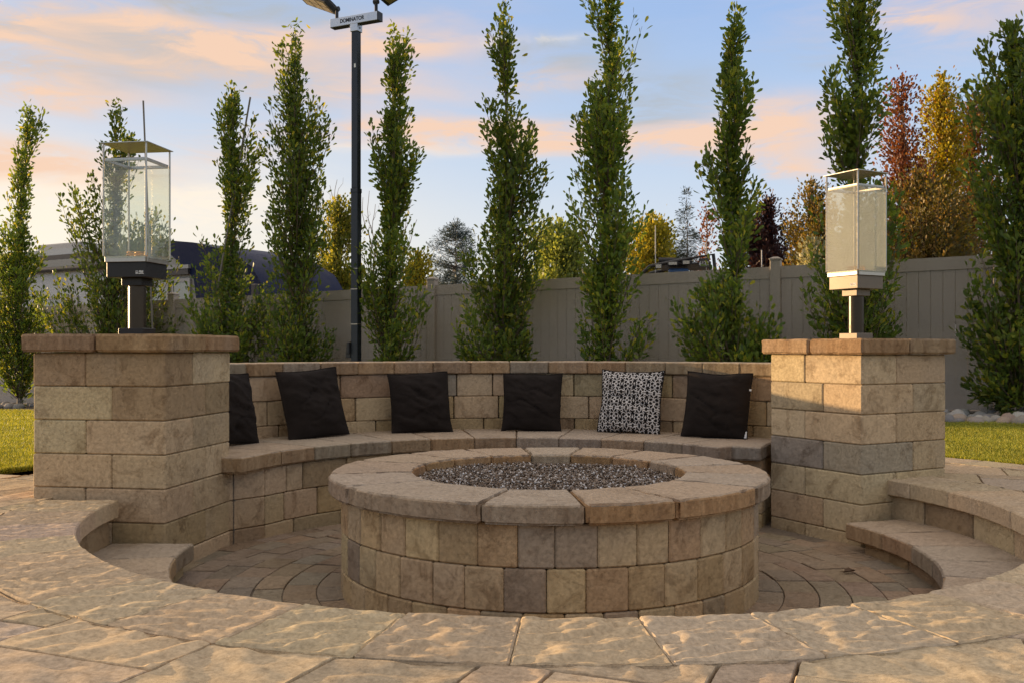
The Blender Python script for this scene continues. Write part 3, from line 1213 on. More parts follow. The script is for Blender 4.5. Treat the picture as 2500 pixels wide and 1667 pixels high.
def cushion(ang_deg, r, size, yaw, roll, label, seed, printed=False, tagged=False, lean=14, drop=.0):
    n = 180 if printed else 48
    g_ = np.linspace(-1, 1, n + 1)
    U, W = np.meshgrid(g_, g_)
    U, W = U.ravel(), W.ravel()
    pin = (1 - .055 * (1 - W * W)), (1 - .055 * (1 - U * U))
    x = U * pin[0] * size / 2
    z = W * pin[1] * size / 2
    x = x + .006 * vnoise(U * 1.6, W * 1.6, seed, seed)
    z = z + .008 * vnoise(U * 1.6, W * 1.6, seed + 9, seed)
    prof = ((1 - np.abs(U) ** 2.6) * (1 - np.abs(W) ** 2.6)) ** .62
    th = .072 * prof
    wr = .012 * fbm(U * 2.2 + seed, W * 4.5 + U * 1.5, 0, seed, 3) * prof - .014 * np.exp(-np.abs(vnoise(U * 1.7 + W * 2.6 + seed, W * 1.3 - U, seed, seed + 2)) * 9) * prof
    slump = -.012 * (1 - W) * (1 - U * U) * .3
    yf = -(th + wr)
    yb = th * .75
    V1 = np.stack([x, yf + slump, z], 1)
    V2 = np.stack([x, yb, z], 1)
    V = np.concatenate([V1, V2])
    F = []
    m = n + 1
    ii, jj = np.meshgrid(np.arange(n), np.arange(n))
    q = (jj * m + ii).ravel()
    Fa = np.stack([q, q + 1, q + 1 + m, q + m], 1)
    Fb = Fa[:, ::-1] + m * m
    edge = np.concatenate([np.arange(m - 1), np.arange(m - 1) * m + m - 1, (m * m - 1) - np.arange(m - 1), (m * m - m) - np.arange(m - 1) * m])
    e2 = np.roll(edge, -1)
    Fe = np.stack([edge, edge + m * m, e2 + m * m, e2], 1)
    me = mesh_from('cushion', V, np.concatenate([Fa, Fb, Fe]), True)
    if printed:
        ink = scroll_print(x + .0045 + z * .02, z)
        c = np.where(ink[:, None], np.array([[.60, .56, .52]]), np.array([[.013, .011, .010]]))
        c = np.concatenate([c, c])
        c = np.concatenate([c, np.ones((len(c), 1))], 1).astype(np.float32)
        at_ = me.color_attributes.new('print', 'FLOAT_COLOR', 'POINT')
        at_.data.foreach_set('color', c.ravel())
    am = R(ang_deg)
    px, py = CS[0] + r * cos(am), CS[1] + r * sin(am)
    o = add('cushion', me, M_print if printed else M_black, None, (px, py, SEAT + size / 2 * cos(R(lean)) - .004 + drop), (R(-lean), R(roll), am - pi / 2 + R(yaw)))
    o.rotation_mode = 'ZYX' if False else 'XYZ'
    tag(o, label, 'cushion', 'cushions along the bench')
    ring = [tuple((V1[i] + V2[i]) / 2) for i in edge[::3 if not printed else 10]]
    MB().tube(ring + [ring[0]], .0045, 5, cap=False).build('piping', M_black, o, smooth=True)
    if tagged:
        MB().box(size / 2 - .03, size / 2 - .004, -.004, 0, -.02, -.008).build('care_tag', M_tag, o, (0.005, -.004, .12))
        MB().box(size / 2 - .02, size / 2 - .006, -.004, 0, -.02, .02).build('care_tag', M_tag, o, (0, -.006, -.17))
    return o


cushion(150.5, 1.86, .425, 4, 3, 'black cushion half hidden behind the left pillar', 11)
cushion(131.5, 1.875, .435, 4, -3.5, 'black tilted cushion on the bench next to the half hidden one', 23)
cushion(109.2, 1.885, .405, 0, -2.0, 'black cushion on the bench between the tilted one and the middle one', 31)
cushion(86.4, 1.885, .395, 0, 0.6, 'black cushion on the bench just left of the patterned cushion', 44)
cushion(66.4, 1.895, .42, 0, 1.0, 'patterned black and pale scroll print cushion on the bench', 52, printed=True)
cushion(48.2, 1.87, .41, 15, 1.5, 'black cushion on the bench between the patterned cushion and the right pillar', 67, tagged=True)

# ------------------------------------------------------------------ lanterns
M_bronze = plain('dark_bronze', (.030, .027, .025), .42, .55, .12, 40)
M_steel = plain('brushed_steel', (.46, .42, .36), .32, .95, .08, 60)
M_copper = plain('copper_burner', (.62, .36, .16), .22, 1.0, .05)
M_glass = glass_mat('lantern_glass', .010)
M_dusty = glass_mat('dusty_glass', .24)
M_post = plain('brass_post', (.050, .037, .024), .30, .6, .06, 30)
M_white = plain('white_print', (.70, .70, .68), .6)
M_tan_metal = plain('bronze_powder', (.16, .125, .09), .40, .35, .12, 40)


def text(name, body, size, mat, parent, loc, rot, sx=1.0, extrude=.0006, bold=0.0, align='CENTER'):
    cu = bpy.data.curves.new(name, 'FONT')
    cu.body = body
    cu.size = size
    cu.extrude = extrude
    cu.offset = bold
    cu.align_x = align
    cu.materials.append(mat)
    tmp = bpy.data.objects.new(name, cu)
    me = bpy.data.meshes.new_from_object(tmp)
    bpy.data.objects.remove(tmp)
    o = bpy.data.objects.new(name, me)
    o.location = loc
    o.rotation_euler = rot
    o.scale = (sx, 1, 1)
    return link(o, parent)


def lantern(ctr, rz, z0, label, m_dark, m_glass):
    t = empty('glass_lantern', (ctr.x, ctr.y, z0), rz, label=label, cat='lantern', group='glass fire lanterns on the pillars')
    MB().box(-.062, .062, -.062, .062, 0, .033, .002).build('base_plate', m_dark, t)
    MB().lathe([(.041, .033), (.041, .236)], 28).build('post', M_post, t, smooth=True)
    MB().box(-.052, .052, -.052, .052, .2355, .2715, .002).build('collar', m_dark, t)
    bx = MB().box(-.099, .099, -.099, .099, .272, .343, .002).build('burner_box', m_dark, t)
    # maker's mark: small icon and FIRE on the front
    f = MB()
    f.box(.050, .0515, -.1002, -.0995, .288, .300).box(.0595, .061, -.1002, -.0995, .288, .300).box(.050, .061, -.1002, -.0995, .300, .3015).box(.050, .061, -.1002, -.0995, .2865, .288)
    f.box(.0530, .0580, -.1002, -.0995, .2895, .2925).box(.0545, .0565, -.1002, -.0995, .2925, .2975)
    f.box(.0635, .0915, -.1002, -.0995, .2865, .2890)
    f.build('badge', M_white, bx)
    text('lettering', 'FIRE', .0150, M_white, bx, (.0775, -.0999, .2912), (R(90), 0, 0), .82, .0004, .0004)
    hb = .103
    fr = MB()
    for s in (-1, 1):
        fr.box(-hb, hb, s * hb - .006, s * hb + .006, .3435, .3695, .001)
        fr.box(s * hb - .006, s * hb + .006, -hb + .0062, hb - .0062, .3435, .3695, .001)
    fr.box(-hb + .006, hb - .006, -hb + .006, hb - .006, .345, .351)
    fr.build('lower_frame', M_steel, t)
    for sx in (-1, 1):
        for sy in (-1, 1):
            MB().tube([(sx * .1085, sy * .1085, .372), (sx * .1085, sy * .1085, .903)], .0046, 8).build('corner_rod', M_steel, t, smooth=True)
    up = MB()
    for s in (-1, 1):
        up.box(-hb, hb, s * hb - .004, s * hb + .004, .8195, .835, .001)
        up.box(s * hb - .004, s * hb + .004, -hb + .0042, hb - .0042, .8195, .835, .001)
    up.build('upper_frame', M_steel, t)
    for k in range(4):
        MB().box(-.1025, .1025, -.1135, -.1095, .362, .826).build('glass_pane', m_glass, t, rot=(0, 0, k * pi / 2))
    o = .121
    lid = MB().poly([(-o, -o, .9035), (o, -o, .9035), (o, o, .9035), (-o, o, .9035), (-o, -o, .907), (o, -o, .907), (o, o, .907), (-o, o, .907), (0, 0, .922)],
                    [(0, 3, 2, 1), (0, 1, 5, 4), (1, 2, 6, 5), (2, 3, 7, 6), (3, 0, 4, 7), (4, 5, 8), (5, 6, 8), (6, 7, 8), (7, 4, 8)])
    lid.build('lid', M_steel, t)
    bn = MB()
    for z in (.372, .384, .396):
        bn.tube([(.048 * cos(2 * pi * k / 20), .048 * sin(2 * pi * k / 20), z) for k in range(21)], .0032, 6)
    bn.tube([(.0, 0, .351), (0, 0, .40)], .012, 10)
    bn.build('burner_coil', M_copper, t, smooth=True)
    return t


lantern(lc, R(-8.7), BTOP + .0805, 'glass fire lantern on the left pillar with the trees showing through its panes', M_bronze, M_glass)
lantern(rc, R(28.4 - 90), BTOP + .068, 'sunlit glass fire lantern with hazy panes on the right pillar', M_tan_metal, M_dusty)

# ------------------------------------------------------------------ fence
M_vinyl = plain('taupe_vinyl', (.43, .365, .295), .55, 0, .09, 3)
fence = empty('vinyl_fence', fence_pt(0), label='tall taupe vinyl privacy fence behind the row of oaks', cat='fence')
fence.rotation_euler = (0, 0, atan2(-fdir.y, -fdir.x))       # local +x runs to the right, -y towards the pit
slope = .307 / FLEN                                          # local z falls towards -x


def fl(s):            # local x and z of a distance along the fence
    return -s, -slope * s


posts = [-8.14, -5.6, -3.06, -.52, 2.02, 4.56, 7.05, 9.6, 12.2, 14.75, 17.3, 19.85]
bw = .1345
for pi_, s in enumerate(posts):
    x, z = fl(s)
    p = MB().box(-.064, .064, -.064, .064, -.2, 1.90, .004).build('post', M_vinyl, fence, (x, 0, z))
    cp = MB()
    cp.box(-.074, .074, -.074, .074, 1.9005, 1.922, .003)
    cp.poly([(-.07, -.07, 1.923), (.07, -.07, 1.923), (.07, .07, 1.923), (-.07, .07, 1.923), (-.03, -.03, 1.945), (.03, -.03, 1.945), (.03, .03, 1.945), (-.03, .03, 1.945)],
            [(0, 1, 5, 4), (1, 2, 6, 5), (2, 3, 7, 6), (3, 0, 4, 7), (4, 5, 6, 7)])
    cp.build('post_cap', M_vinyl, p)
for s0, s1 in zip(posts[:-1], posts[1:]):
    a, b = s0 + .066, s1 - .066
    (xa, za), (xb, zb) = fl(a), fl(b)
    for nm, h0, h1 in (('top_rail', 1.672, 1.822), ('bottom_rail', .02, .16)):
        th = .024
        V = [(xb, -th, zb + h0), (xa, -th, za + h0), (xa, th, za + h0), (xb, th, zb + h0), (xb, -th, zb + h1), (xa, -th, za + h1), (xa, th, za + h1), (xb, th, zb + h1)]
        F = [(0, 3, 2, 1), (4, 5, 6, 7), (0, 1, 5, 4), (1, 2, 6, 5), (2, 3, 7, 6), (3, 0, 4, 7)]
        add(nm, mesh_from(nm, V, F), M_vinyl, fence)
    nb = int(round((b - a) / bw))
    w = (b - a) / nb
    me = block_mesh(w - .0015, .022, 1.56, M_vinyl, .0035)
    for k in range(nb):
        x, z = fl(a + (k + .5) * w)
        add('board', me, M_vinyl, fence, (x, random.uniform(-.001, .001), z + .136))

# ------------------------------------------------------------------ rocks
M_rock = stone('river_rock_stone', .3, grey=.3, bump=.5)
_rock_me = []
for k in range(9):
    u = np.linspace(0, pi, 9)
    V, F = [], []
    nn = 10
    for i, t in enumerate(u):
        for j in range(nn):
            ph = 2 * pi * j / nn
            V.append((sin(t) * cos(ph), sin(t) * sin(ph), cos(t)))
    V = np.array(V)
    d = 1 + .22 * vnoise(V[:, 0] * 1.3 + k * 7, V[:, 1] * 1.3, V[:, 2] * 1.3, k) + .07 * vnoise(V[:, 0] * 3.5, V[:, 1] * 3.5 + k, V[:, 2] * 3.5, k + 20)
    V = V * d[:, None]
    for i in range(len(u) - 1):
        for j in range(nn):
            j2 = (j + 1) % nn
            F.append((i * nn + j, (i + 1) * nn + j, (i + 1) * nn + j2, i * nn + j2))
    me = mesh_from('river_rock', V, F, True)
    me.materials.append(M_rock)
    _rock_me.append(me)
P_rock = [((.30, .275, .24), 4), ((.33, .26, .20), 3), ((.22, .215, .21), 3), ((.40, .375, .34), 1.5)]
rocks = []


def rock_zone(s0, s1, count, big, grp, label):
    done = 0
    for _ in range(count * 30):
        if done >= count:
            break
        s = random.uniform(s0, s1)
        off = random.uniform(.5, 2.15) if random.random() < .75 else random.uniform(1.75, 2.2)
        x, y, _z = fence_pt(s, off)
        r = random.uniform(.55, 1.0) * big
        if any((x - a) ** 2 + (y - b) ** 2 < (.72 * (r + q)) ** 2 for a, b, q in rocks):
            continue
        rocks.append((x, y, r))
        z = ground_z(x, y)
        o = add('river_rock', random.choice(_rock_me), M_rock, None, (x, y, z + r * .2), (random.uniform(-.3, .3), random.uniform(-.3, .3), random.uniform(0, 6)), pick(P_rock, .12))
        o.scale = (r, r * random.uniform(.7, 1), r * random.uniform(.5, .75))
        tag(o, label, 'rock', grp)
        done += 1


rock_zone(-1.7, 1.6, 130, .12, 'river rocks behind the lawn on the right', 'pale rounded river rock in the bed beside the rightmost oak')
rock_zone(14.5, 17.8, 110, .12, 'river rocks behind the lawn on the left', 'pale grey river rock in the bed below the leftmost oak')
# bark and soil under the trees
V, F = [], []
for i in range(60):
    s = -9 + i * .55
    for off in (-.3, .6, 1.4, 2.25):
        x, y, _z = fence_pt(s, off)
        V.append((x, y, ground_z(x, y) + .004))
for i in range(59):
    for k in range(3):
        F.append((i * 4 + k, i * 4 + k + 1, (i + 1) * 4 + k + 1, (i + 1) * 4 + k))
bed = add('planting_bed', mesh_from('planting_bed', V, F, True), plain('bed_soil', (.055, .042, .03), .95, var=.4, scale=30))
tag(bed, kind='structure')

# ------------------------------------------------------------------ trees
L_oak = leaf_mat('oak_leaves', [(0, (.070, .120, .028)), (.4, (.115, .175, .036)), (.75, (.165, .23, .042)), (.90, (.25, .28, .045)), (1, (.38, .35, .055))], .5)
L_birch = leaf_mat('birch_leaves', [(0, (.13, .16, .03)), (.6, (.24, .26, .045)), (1, (.38, .34, .06))], .5)
L_yellow = leaf_mat('yellow_leaves', [(0, (.17, .18, .03)), (.6, (.33, .30, .04)), (1, (.50, .41, .05))], .5)
L_pale = leaf_mat('pale_green_leaves', [(0, (.13, .17, .05)), (1, (.27, .31, .09))], .5)
L_spruce = leaf_mat('spruce_needles', [(0, (.045, .07, .07)), (1, (.13, .17, .18))], .1)
L_dark = leaf_mat('dark_conifer_needles', [(0, (.02, .035, .022)), (1, (.06, .085, .05))], .1)
L_burg = leaf_mat('burgundy_leaves', [(0, (.022, .010, .014)), (.7, (.055, .022, .026)), (1, (.12, .05, .045))], .3)
L_red = leaf_mat('red_leaves', [(0, (.10, .032, .02)), (.6, (.20, .065, .03)), (1, (.32, .15, .045))], .4)
L_russet = leaf_mat('russet_leaves', [(0, (.09, .035, .016)), (.5, (.20, .085, .025)), (1, (.36, .20, .04))], .45)
L_gold = leaf_mat('gold_leaves', [(0, (.22, .20, .018)), (.75, (.46, .38, .025)), (1, (.38, .16, .025))], .4)
L_olive = leaf_mat('olive_leaves', [(0, (.075, .075, .018)), (.6, (.18, .14, .03)), (1, (.34, .20, .045))], .35)
L_cream = leaf_mat('cream_blossom', [(0, (.16, .17, .08)), (.6, (.38, .36, .22)), (1, (.55, .52, .38))], .3)
M_bark = plain('grey_bark', (.17, .15, .125), .9, 0, .35, 30, .8)
M_twig = plain('twig_bark', (.11, .075, .05), .9, 0, .3, 30)
M_stake = plain('weathered_stake', (.20, .175, .15), .9, 0, .25, 40)


def leaf_geo(P, D, size, aspect, rg):
    """leaves at points P pointing along D (arrays); folded along the midrib"""
    N = len(P)
    D = D / np.linalg.norm(D, axis=1, keepdims=True)
    rnd = rg.normal(0, 1, (N, 3))
    S = np.cross(D, rnd)
    S /= np.maximum(np.linalg.norm(S, axis=1, keepdims=True), 1e-6)
    U = np.cross(S, D)
    L = size * rg.uniform(.65, 1.2, (N, 1))
    W = L * aspect * rg.uniform(.8, 1.2, (N, 1))
    f = W * rg.uniform(.05, .3, (N, 1))
    V = np.stack([P, P + D * L * .38 + S * W * .42 + U * f, P + D * L * .74 + S * W * .5 + U * f * 1.2, P + D * L - U * f * .6,
                  P + D * L * .74 - S * W * .5 + U * f * 1.2, P + D * L * .38 - S * W * .42 + U * f], 1).reshape(-1, 3)
    i = (np.arange(N) * 6)[:, None]
    F = np.stack([i + np.array([0, 3, 2, 1]), i + np.array([0, 5, 4, 3])], 1).reshape(-1, 4)
    return V, F


def grow(name, label, base, rows, mat, leaf=.10, aspect=.52, nshoot=90, per=55, seed=1, cat='tree', group=None, steep=1.3, trunk_r=.05, depth=1.0, spread=.055, conifer=False, bare=.0, bark=None, outer=.35, trunk_name='trunk', gapcut=-.12, wpow=.9):
    """tree with a tapered trunk, rising side shoots and leaves set along them.
    rows: (z above base, left reach, right reach) measured across the view at the trunk"""
    rg = np.random.default_rng(seed)
    rows = sorted(rows)
    rz = np.array([r[0] for r in rows]); rl = np.array([r[1] for r in rows]); rr_ = np.array([r[2] for r in rows])
    zmax = rz[-1]
    zmin = rz[0]
    wid = np.maximum(rr_ - rl, .02)
    zz = np.linspace(zmin, zmax, 200)
    pdf = np.interp(zz, rz, wid) ** wpow + .04
    cdf = np.cumsum(pdf); cdf /= cdf[-1]
    t = empty(name, base, label=label, cat=cat, group=group)
    # trunk follows a damped centre line
    zs = np.linspace(0, zmax * .97, 14)
    cx = np.interp(zs, rz, (rl + rr_) / 2) * .55 * np.clip(zs / (zmax * .5), 0, 1)
    cx[0] = 0
    cx = np.convolve(np.pad(cx, 2, mode='edge'), np.ones(5) / 5, 'valid')
    cx = cx - cx[0]
    ty = .03 * np.sin(zs * 1.3 + seed)
    tr = [max(trunk_r * (1 - z / zmax) ** .8, .006) for z in zs]
    mb = MB()
    mb.tube([(a, b, c - (.1 if i == 0 else 0)) for i, (a, b, c) in enumerate(zip(cx, ty, zs))], tr, 7)
    mb.build(trunk_name, bark or M_bark, t, smooth=True)
    br = MB()
    LP, LD = [], []
    for k in range(nshoot):
        zt = np.interp(rg.uniform(0, 1), cdf, zz)
        l, r = np.interp(zt, rz, rl), np.interp(zt, rz, rr_)
        c, hw = (l + r) / 2, (r - l) / 2
        ph = rg.uniform(0, 2 * pi)
        if not conifer and vnoise(zt * 2.6 + seed * 3.7, cos(ph) * 1.1, sin(ph) * 1.1, seed) < gapcut:
            continue
        rho = outer + (1 - outer) * rg.uniform(0, 1) ** .6
        tip = np.array([c + cos(ph) * rho * hw, sin(ph) * rho * hw * depth, zt])
        reach = hypot(tip[0] - np.interp(zt, zs, cx), tip[1])
        z0 = max(zt - (reach * steep * rg.uniform(.7, 1.4) + (.18 if not conifer else .02)), .1)
        st = np.array([np.interp(z0, zs, cx), np.interp(z0, zs, ty), z0])
        mid = (st + tip) / 2 + np.array([cos(ph), sin(ph), -.1]) * reach * .18
        n = 7
        q = np.linspace(0, 1, n)[:, None]
        crv = (1 - q) ** 2 * st + 2 * q * (1 - q) * mid + q ** 2 * tip
        br.tube([tuple(p) for p in crv[::2]], [.012 if conifer else .010, .007, .004, .002][:len(crv[::2])], 3, cap=False)
        if bare and rg.uniform() < bare:
            continue
        m = max(int(per * rg.uniform(.6, 1.4)), 4)
        tt = rg.uniform(.18 if reach > .25 else 0, 1.04, m)[:, None]
        p = (1 - tt) ** 2 * st + 2 * tt * (1 - tt) * mid + tt ** 2 * tip
        tang = 2 * (1 - tt) * (mid - st) + 2 * tt * (tip - mid)
        tang /= np.maximum(np.linalg.norm(tang, axis=1, keepdims=True), 1e-6)
        jit = rg.normal(0, 1, (m, 3))
        sp = spread * (1.15 - .5 * tt)
        p = p + jit * sp
        d = tang * .85 + jit * .5 + np.array([0, 0, .2])
        LP.append(p); LD.append(d)
    if rg is not None and not conifer:
        # short leaves straight on the stem
        m = int(per * nshoot * .12)
        z = np.interp(rg.uniform(.04, 1, m), cdf, zz)
        p = np.stack([np.interp(z, zs, cx), np.interp(z, zs, ty), z], 1) + rg.normal(0, .05, (m, 3))
        LP.append(p); LD.append(rg.normal(0, 1, (m, 3)) + np.array([0, 0, .7]))
    br.build('branches', bark or M_twig, t)
    P = np.concatenate(LP); D = np.concatenate(LD)
    V, F = leaf_geo(P, D, leaf, aspect, rg)
    o = add('crown', mesh_from('crown', V, F, True), mat, t)
    o['kind'] = 'stuff'
    return t


def tree_base(x, off=.85):
    """foot of a tree seen at column x, in the row in front of the fence"""
    k = (x * 1.06293 - 1250) / FPX
    p = FR + fnor * off
    s = (p.x - k * p.y) / (k * fdir.y - fdir.x)
    q = p + fdir * s
    return q.x, q.y, ground_z(q.x, q.y)


def rows_from(px, base, k=1.0):
    out = []
    for y, xl, xr in px:
        c_, h_ = (xl + xr) / 2, (xr - xl) / 2 * k
        xl, xr = c_ - h_, c_ + h_
        a = at(xl, y, base[1]); b = at(xr, y, base[1])
        out.append((a[2] - base[2], a[0] - base[0], b[0] - base[0]))
    return out


OAK = 'columnar oaks along the fence'
oaks = [
    (45, 'slim columnar oak with bare foot above the pale rocks, leftmost of the row', [(238, 66, 84), (262, 48, 105), (300, 40, 105), (380, 40, 100), (450, 20, 86), (520, -12, 90), (600, -32, 98), (700, -60, 92), (800, -62, 88), (860, -10, 70)], 150),
    (255, 'columnar oak with a split top behind the left glass lantern', [(232, 266, 300), (270, 240, 302), (330, 228, 304), (400, 225, 345), (450, 165, 365), (520, 160, 380), (580, 145, 385), (640, 120, 388), (700, 110, 390), (780, 100, 385), (850, 130, 360)], 235),
    (522, 'columnar oak with a wooden stake poking from its top', [(198, 530, 546), (240, 510, 610), (290, 508, 612), (350, 512, 590), (430, 500, 592), (500, 480, 600), (560, 455, 606), (640, 445, 620), (700, 445, 625), (800, 450, 620), (870, 470, 600)], 150),
    (682, 'columnar oak standing just left of the floodlight pole', [(52, 672, 692), (95, 640, 702), (150, 634, 702), (200, 640, 702), (250, 622, 745), (330, 606, 755), (380, 608, 752), (450, 614, 735), (520, 615, 742), (600, 615, 742), (700, 600, 752), (790, 598, 756), (860, 620, 730)], 165),
    (892, 'columnar oak standing just right of the floodlight pole', [(64, 905, 940), (92, 872, 946), (150, 884, 944), (200, 898, 955), (250, 888, 950), (300, 855, 950), (345, 850, 962), (400, 870, 950), (460, 865, 945), (515, 860, 988), (560, 820, 980), (640, 815, 962), (700, 828, 992), (790, 820, 988), (850, 845, 960)], 155),
    (1156, 'columnar oak bulging to the right behind the middle of the bench', [(-12, 1140, 1162), (25, 1120, 1180), (60, 1118, 1206), (120, 1128, 1190), (170, 1148, 1190), (230, 1115, 1192), (300, 1112, 1225), (370, 1108, 1242), (440, 1118, 1262), (500, 1100, 1262), (570, 1045, 1250), (640, 1085, 1236), (700, 1035, 1216), (770, 1045, 1216), (850, 1080, 1205)], 165),
    (1394, 'tall columnar oak behind the patterned cushion, its top above the picture', [(-80, 1390, 1425), (-30, 1360, 1480), (0, 1350, 1498), (40, 1352, 1490), (110, 1368, 1490), (160, 1350, 1452), (220, 1360, 1452), (270, 1320, 1452), (340, 1328, 1442), (400, 1306, 1462), (440, 1278, 1464), (500, 1308, 1482), (560, 1340, 1480), (620, 1350, 1472), (700, 1318, 1462), (745, 1328, 1512), (850, 1340, 1500)], 190),
    (1682, 'slender columnar oak with a needle thin top beside the off-road buggy', [(12, 1690, 1700), (60, 1682, 1706), (105, 1663, 1708), (170, 1655, 1732), (220, 1634, 1722), (300, 1644, 1712), (380, 1595, 1722), (430, 1590, 1742), (500, 1628, 1762), (560, 1638, 1742), (650, 1618, 1742), (700, 1560, 1790), (765, 1568, 1792), (850, 1590, 1775)], 170),
    (1966, 'dense columnar oak directly behind the right lantern', [(-140, 1950, 1980), (-60, 1928, 2004), (0, 1918, 2012), (100, 1914, 2036), (150, 1914, 2042), (220, 1908, 2036), (300, 1898, 2030), (370, 1884, 2032), (440, 1860, 2042), (520, 1880, 2060), (600, 1886, 2090), (660, 1850, 2066), (720, 1866, 2052), (790, 1850, 2044), (840, 1890, 2010)], 200),
    (2342, 'broad columnar oak above the right rocks, nearest of the row', [(52, 2300, 2330), (125, 2238, 2380), (200, 2240, 2410), (245, 2222, 2425), (300, 2262, 2440), (350, 2242, 2450), (450, 2250, 2460), (560, 2258, 2470), (650, 2240, 2470), (750, 2238, 2460), (805, 2208, 2450), (865, 2210, 2440), (920, 2268, 2420)], 210),
]
for i, (x, lab, px, ns) in enumerate(oaks):
    b = tree_base(x)
    grow('columnar_oak', lab, b, rows_from(px, b, 1.16), L_oak, .086, .42, int(ns * 3.0), 37, 40 + i, wpow=1.25, group=OAK, trunk_r=.05, steep=1.7, spread=.042, outer=.34, gapcut=.05)

for (x0, y0, x1, y1, xb, lab) in ((329, 232, 333, 330, 337, 'thin straight stake rising above the left lantern'), (575, 224, 562, 300, 505, 'thin leaning stake in the top of an oak')):
    b = tree_base(xb, .95)
    a = at(x0, y0, b[1]); c = at(x1, y1, b[1])
    k = (b[2] - a[2]) / (c[2] - a[2])
    foot = Vector(a) + (Vector(c) - Vector(a)) * k
    o = MB().tube([tuple(foot), a], .014, 6).build('tree_stake', M_stake)
    tag(o, lab, 'stake', 'stakes holding the oaks')

# plants beyond the fence


def far(name, label, x, Y, px, mat, ns, per, seed, leaf=.09, aspect=.6, z0=.0, **kw):
    b = at(x, 800, Y)
    base = (b[0], Y, z0)
    return grow(name, label, base, rows_from(px, base), mat, leaf, aspect, ns, per, seed, **kw)


far('birch_tree', 'airy yellow green birch beyond the fence, left of the floodlight pole', 772, 24, [(458, 755, 805), (500, 728, 820), (560, 716, 838), (620, 710, 845), (700, 712, 845), (760, 720, 835)], L_birch, 380, 42, 301, wpow=1.2, leaf=.10, spread=.16, depth=.8)
far('gold_shrub', 'bright yellow shrub beyond the fence right of the floodlight pole', 958, 23, [(580, 945, 985), (610, 925, 1000), (660, 920, 1005), (720, 925, 1000)], L_yellow, 120, 44, 302, leaf=.09, spread=.12, cat='shrub')
far('blue_spruce', 'blue grey spruce beyond the fence between two oaks', 1048, 25, [(505, 1044, 1056), (530, 1010, 1080), (560, 985, 1105), (600, 972, 1120), (650, 970, 1125), (720, 965, 1130)], L_spruce, 260, 60, 303, leaf=.085, aspect=.16, conifer=True, steep=.25, spread=.05, outer=.2)
far('pale_tree', 'pale green rounded tree beyond the fence behind the bulging oak', 1290, 27, [(515, 1262, 1305), (540, 1238, 1332), (590, 1220, 1356), (640, 1215, 1362), (720, 1222, 1358)], L_pale, 380, 46, 304, leaf=.11, spread=.18)
far('yellow_tree', 'yellow leaved tree beyond the fence left of the off-road buggy', 1490, 27, [(492, 1485, 1518), (520, 1452, 1540), (560, 1432, 1552), (600, 1424, 1556), (680, 1424, 1550)], L_yellow, 380, 46, 305, leaf=.10, spread=.16)
far('dark_green_tree', 'dark green tree beyond the fence behind the yellow one', 1520, 31, [(500, 1500, 1528), (540, 1480, 1550), (600, 1470, 1556), (680, 1470, 1556)], L_birch, 110, 40, 306, leaf=.10, spread=.16)
far('thin_conifer', 'thin dark conifer with drooping tips beyond the buggy', 1577, 30, [(440, 1575, 1579), (480, 1562, 1592), (540, 1548, 1612), (600, 1540, 1622), (680, 1535, 1630)], L_dark, 130, 40, 307, leaf=.11, aspect=.16, conifer=True, steep=-.15, spread=.07, outer=.3)
far('red_shrub', 'thin rusty red shrub beyond the fence behind the slender oak', 1622, 28, [(470, 1610, 1640), (520, 1596, 1655), (570, 1590, 1660), (660, 1590, 1660)], L_red, 50, 24, 308, leaf=.09, spread=.14, cat='shrub')
far('purple_shrub', 'dark burgundy shrub beyond the fence post with the sun patch', 1768, 24, [(455, 1735, 1770), (480, 1705, 1815), (520, 1690, 1838), (570, 1690, 1845), (640, 1695, 1845)], L_burg, 300, 50, 309, leaf=.085, spread=.13, cat='shrub')
far('rust_olive_tree', 'rusty olive tree with arching tips just left of the right lantern', 1868, 22, [(420, 1850, 1875), (450, 1815, 1900), (500, 1800, 1930), (560, 1800, 1935), (640, 1810, 1935)], L_olive, 260, 44, 310, leaf=.08, spread=.14)
far('cream_shrub', 'cream flowering shrub peeping over the fence left of the right lantern', 1862, 16.5, [(556, 1850, 1880), (575, 1832, 1905), (610, 1825, 1915), (680, 1830, 1912)], L_cream, 60, 46, 311, leaf=.075, spread=.08, cat='shrub')
far('red_maple', 'airy red leaved tree left of the golden column', 2068, 21, [(178, 2055, 2080), (200, 2030, 2105), (260, 2024, 2130), (350, 2024, 2140), (430, 2022, 2150), (520, 2024, 2150), (600, 2030, 2140)], L_red, 280, 28, 312, leaf=.085, spread=.14)
far('golden_column_tree', 'golden upright tree with red flushed sides beyond the fence', 2160, 22, [(165, 2158, 2172), (185, 2130, 2195), (230, 2118, 2208), (300, 2118, 2218), (380, 2110, 2222), (460, 2095, 2225), (540, 2080, 2230), (620, 2080, 2230)], L_gold, 420, 46, 313, leaf=.085, spread=.12)
far('red_maple', 'sparse red leaved tree between the golden column and the nearest oak', 2225, 23, [(225, 2228, 2250), (290, 2198, 2275), (380, 2185, 2300), (460, 2170, 2310), (540, 2160, 2320), (620, 2160, 2320)], L_russet, 340, 34, 314, leaf=.085, spread=.16)
far('olive_tree', 'dense rust and olive tree low behind the right lantern', 2110, 20, [(395, 2070, 2140), (430, 2020, 2190), (480, 2000, 2250), (540, 1990, 2290), (600, 1990, 2300), (660, 2000, 2300)], L_olive, 460, 50, 315, leaf=.08, spread=.14)

# twisted bare twigs


